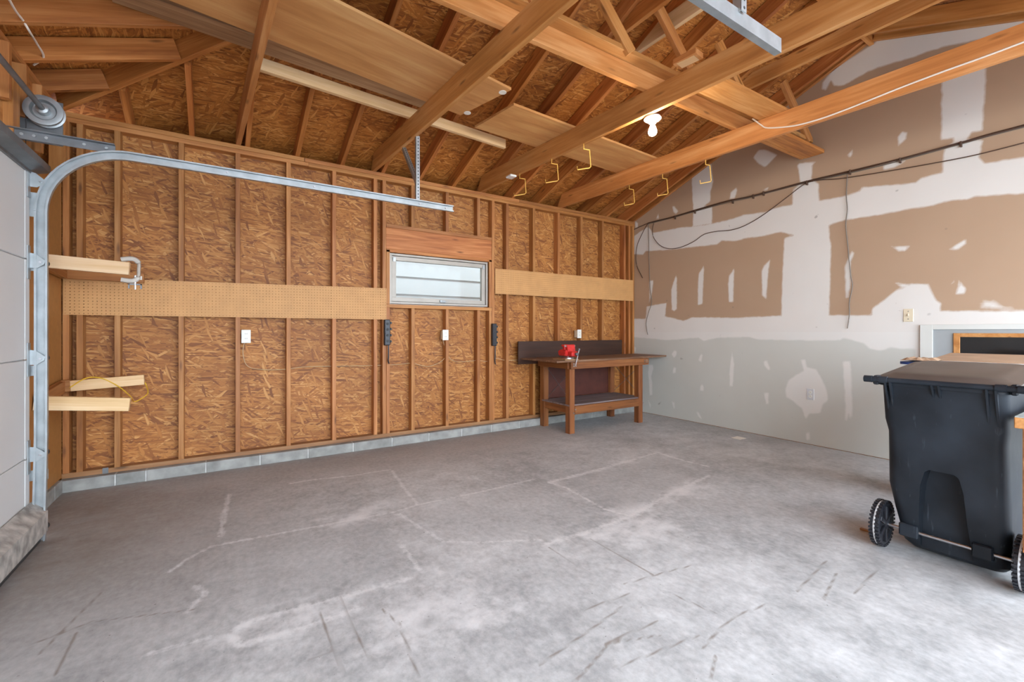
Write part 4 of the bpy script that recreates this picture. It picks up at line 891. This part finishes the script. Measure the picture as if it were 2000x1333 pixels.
for y in (.965, .435):
    wl = obj('wheel', add_lathe(bmesh.new(), (3.105, y+.022, .127), (0, -1, 0), [(0, .085), (.002, .112), (.006, .118), (.038, .118), (.042, .112), (.044, .10), (.034, .095), (.034, .03), (.05, .028), (.055, .018)], 40), 'blackplastic', bn, True)
    wl2 = obj('tread_band', add_lathe(bmesh.new(), (3.105, y+.004, .127), (0, -1, 0), [(0, .117), (.0005, .1215), (.0075, .1215), (.008, .117)], 40), 'white_tape', wl, True)
    bm = bmesh.new()
    for k in range(36):
        a = 2*math.pi*k/36; R_ = Matrix.Translation((3.105, y, .127)) @ Matrix.Rotation(a, 4, 'Y')
        for yo in (-.0135, .0135): add_box(bm, (-.0055, yo-.0085, .115), (.0055, yo+.0085, .127), 0, R_)
    obj('tread_lugs', bm, 'blackplastic', wl)
    bm = bmesh.new()
    for k in range(6):
        R_ = Matrix.Translation((3.105, y-.017, .127)) @ Matrix.Rotation(2*math.pi*k/6, 4, 'Y'); add_box(bm, (-.012, -.008, .025), (.012, .004, .098), .002, R_)
    obj('spokes', bm, 'blackplastic', wl)
# blue bin behind, with flattened cardboard on it
bb = thing('recycling_bin', (4.25, .8, 0), 'blue recycling bin mostly hidden behind the black bin', 'bin')
obj('body', loft(bmesh.new(), [rrect(4.08, 4.48, .60, 1.03, .05, .0), rrect(4.02, 4.52, .55, 1.10, .05, .975)]), 'blue', bb, True)
obj('lid', loft(bmesh.new(), [rrect(3.99, 4.55, .53, 1.15, .05, .975), rrect(3.99, 4.55, .53, 1.15, .05, .992), rrect(4.03, 4.51, .57, 1.10, .06, 1.002)]), 'blue', bb, True)
cb = thing('cardboard_box', (4.3, .75, .98), 'flattened brown cardboard box with pale tape lying on the bins', 'cardboard')
bm = add_prism(bmesh.new(), [(3.92, .42, 1.003), (3.92, 1.0, 1.003), (4.03, 1.04, 1.003), (4.62, 1.06, 1.003), (4.62, .40, 1.003)], (0, 0, .006)); obj('flap', bm, 'card', cb)
bm = add_prism(bmesh.new(), [(4.05, .42, 1.009), (4.05, .99, 1.009), (4.55, 1.0, 1.04), (4.55, .42, 1.04)], (0, 0, .005)); obj('flap', bm, 'card', cb)
box('tape', (3.925, .43, 1.0095), (3.985, .96, 1.0105), 'white_tape', cb, 0)
bg = thing('paper_bag', (3.8, 1.0, .97), 'crumpled brown paper beside the cardboard on the bins', 'paper')
bm = bmesh.new(); random.seed(3); ng = 7
V_ = [[bm.verts.new((3.86+.20*i/(ng-1), .93+.17*j/(ng-1), 1.010+random.random()*.022*(1 if 0 < i < ng-1 and 0 < j < ng-1 else .3))) for j in range(ng)] for i in range(ng)]
for i in range(ng-1):
    for j in range(ng-1): bm.faces.new((V_[i][j], V_[i+1][j], V_[i+1][j+1], V_[i][j+1]))
o = obj('sheet', bm, 'card', bg); o.modifiers.new('thickness', 'SOLIDIFY').thickness = .002
# ---------------- wooden cabinet corner at the edge of view
cbn = thing('wood_cabinet', (3.1, .2, 0), 'honey wood cabinet with grey counter beside the black bin', 'cabinet')
box('counter', (2.87, -.4, .785), (3.50, .432, .832), 'honey', cbn, .003); box('counter_skin', (2.872, -.4, .832), (3.50, .430, .836), 'greytop', cbn, 0)
box('carcass', (2.91, -.38, .24), (3.02, .413, .785), 'honey', cbn, .002)
for z0, z1 in ((.26, .45), (.47, .62), (.64, .77)): 
    d_ = box('drawer', (2.892, -.36, z0), (2.91, .40, z1), 'honey', cbn, .003); cyl('knob', (2.892, 0, (z0+z1)/2), (2.87, 0, (z0+z1)/2), .014, 'chrome', d_)
for x in (2.96, 3.43):
    for y in (-.3, .15): box('leg', (x-.02, y-.02, 0), (x+.02, y+.02, .24), 'honey', cbn)
# ---------------- floor scraps
sc = [onZ(u, v, 0) for u, v in ((1428, 856), (1440, 853), (1458, 857), (1445, 860))]
tag(obj('paper_scrap', add_prism(bmesh.new(), [(p[0], p[1], .0015) for p in sc], (0, 0, .002)), 'paper'), 'pale square scrap lying on the floor near the drywall', 'scrap')
p = onZ(1700, 1041, 0); tag(box('wood_splinter', (p[0]-.01, p[1]-.04, .001), (p[0]+.01, p[1]+.05, .012), 'sill'), 'small dark wood splinter on the floor beside the bin wheel', 'scrap')
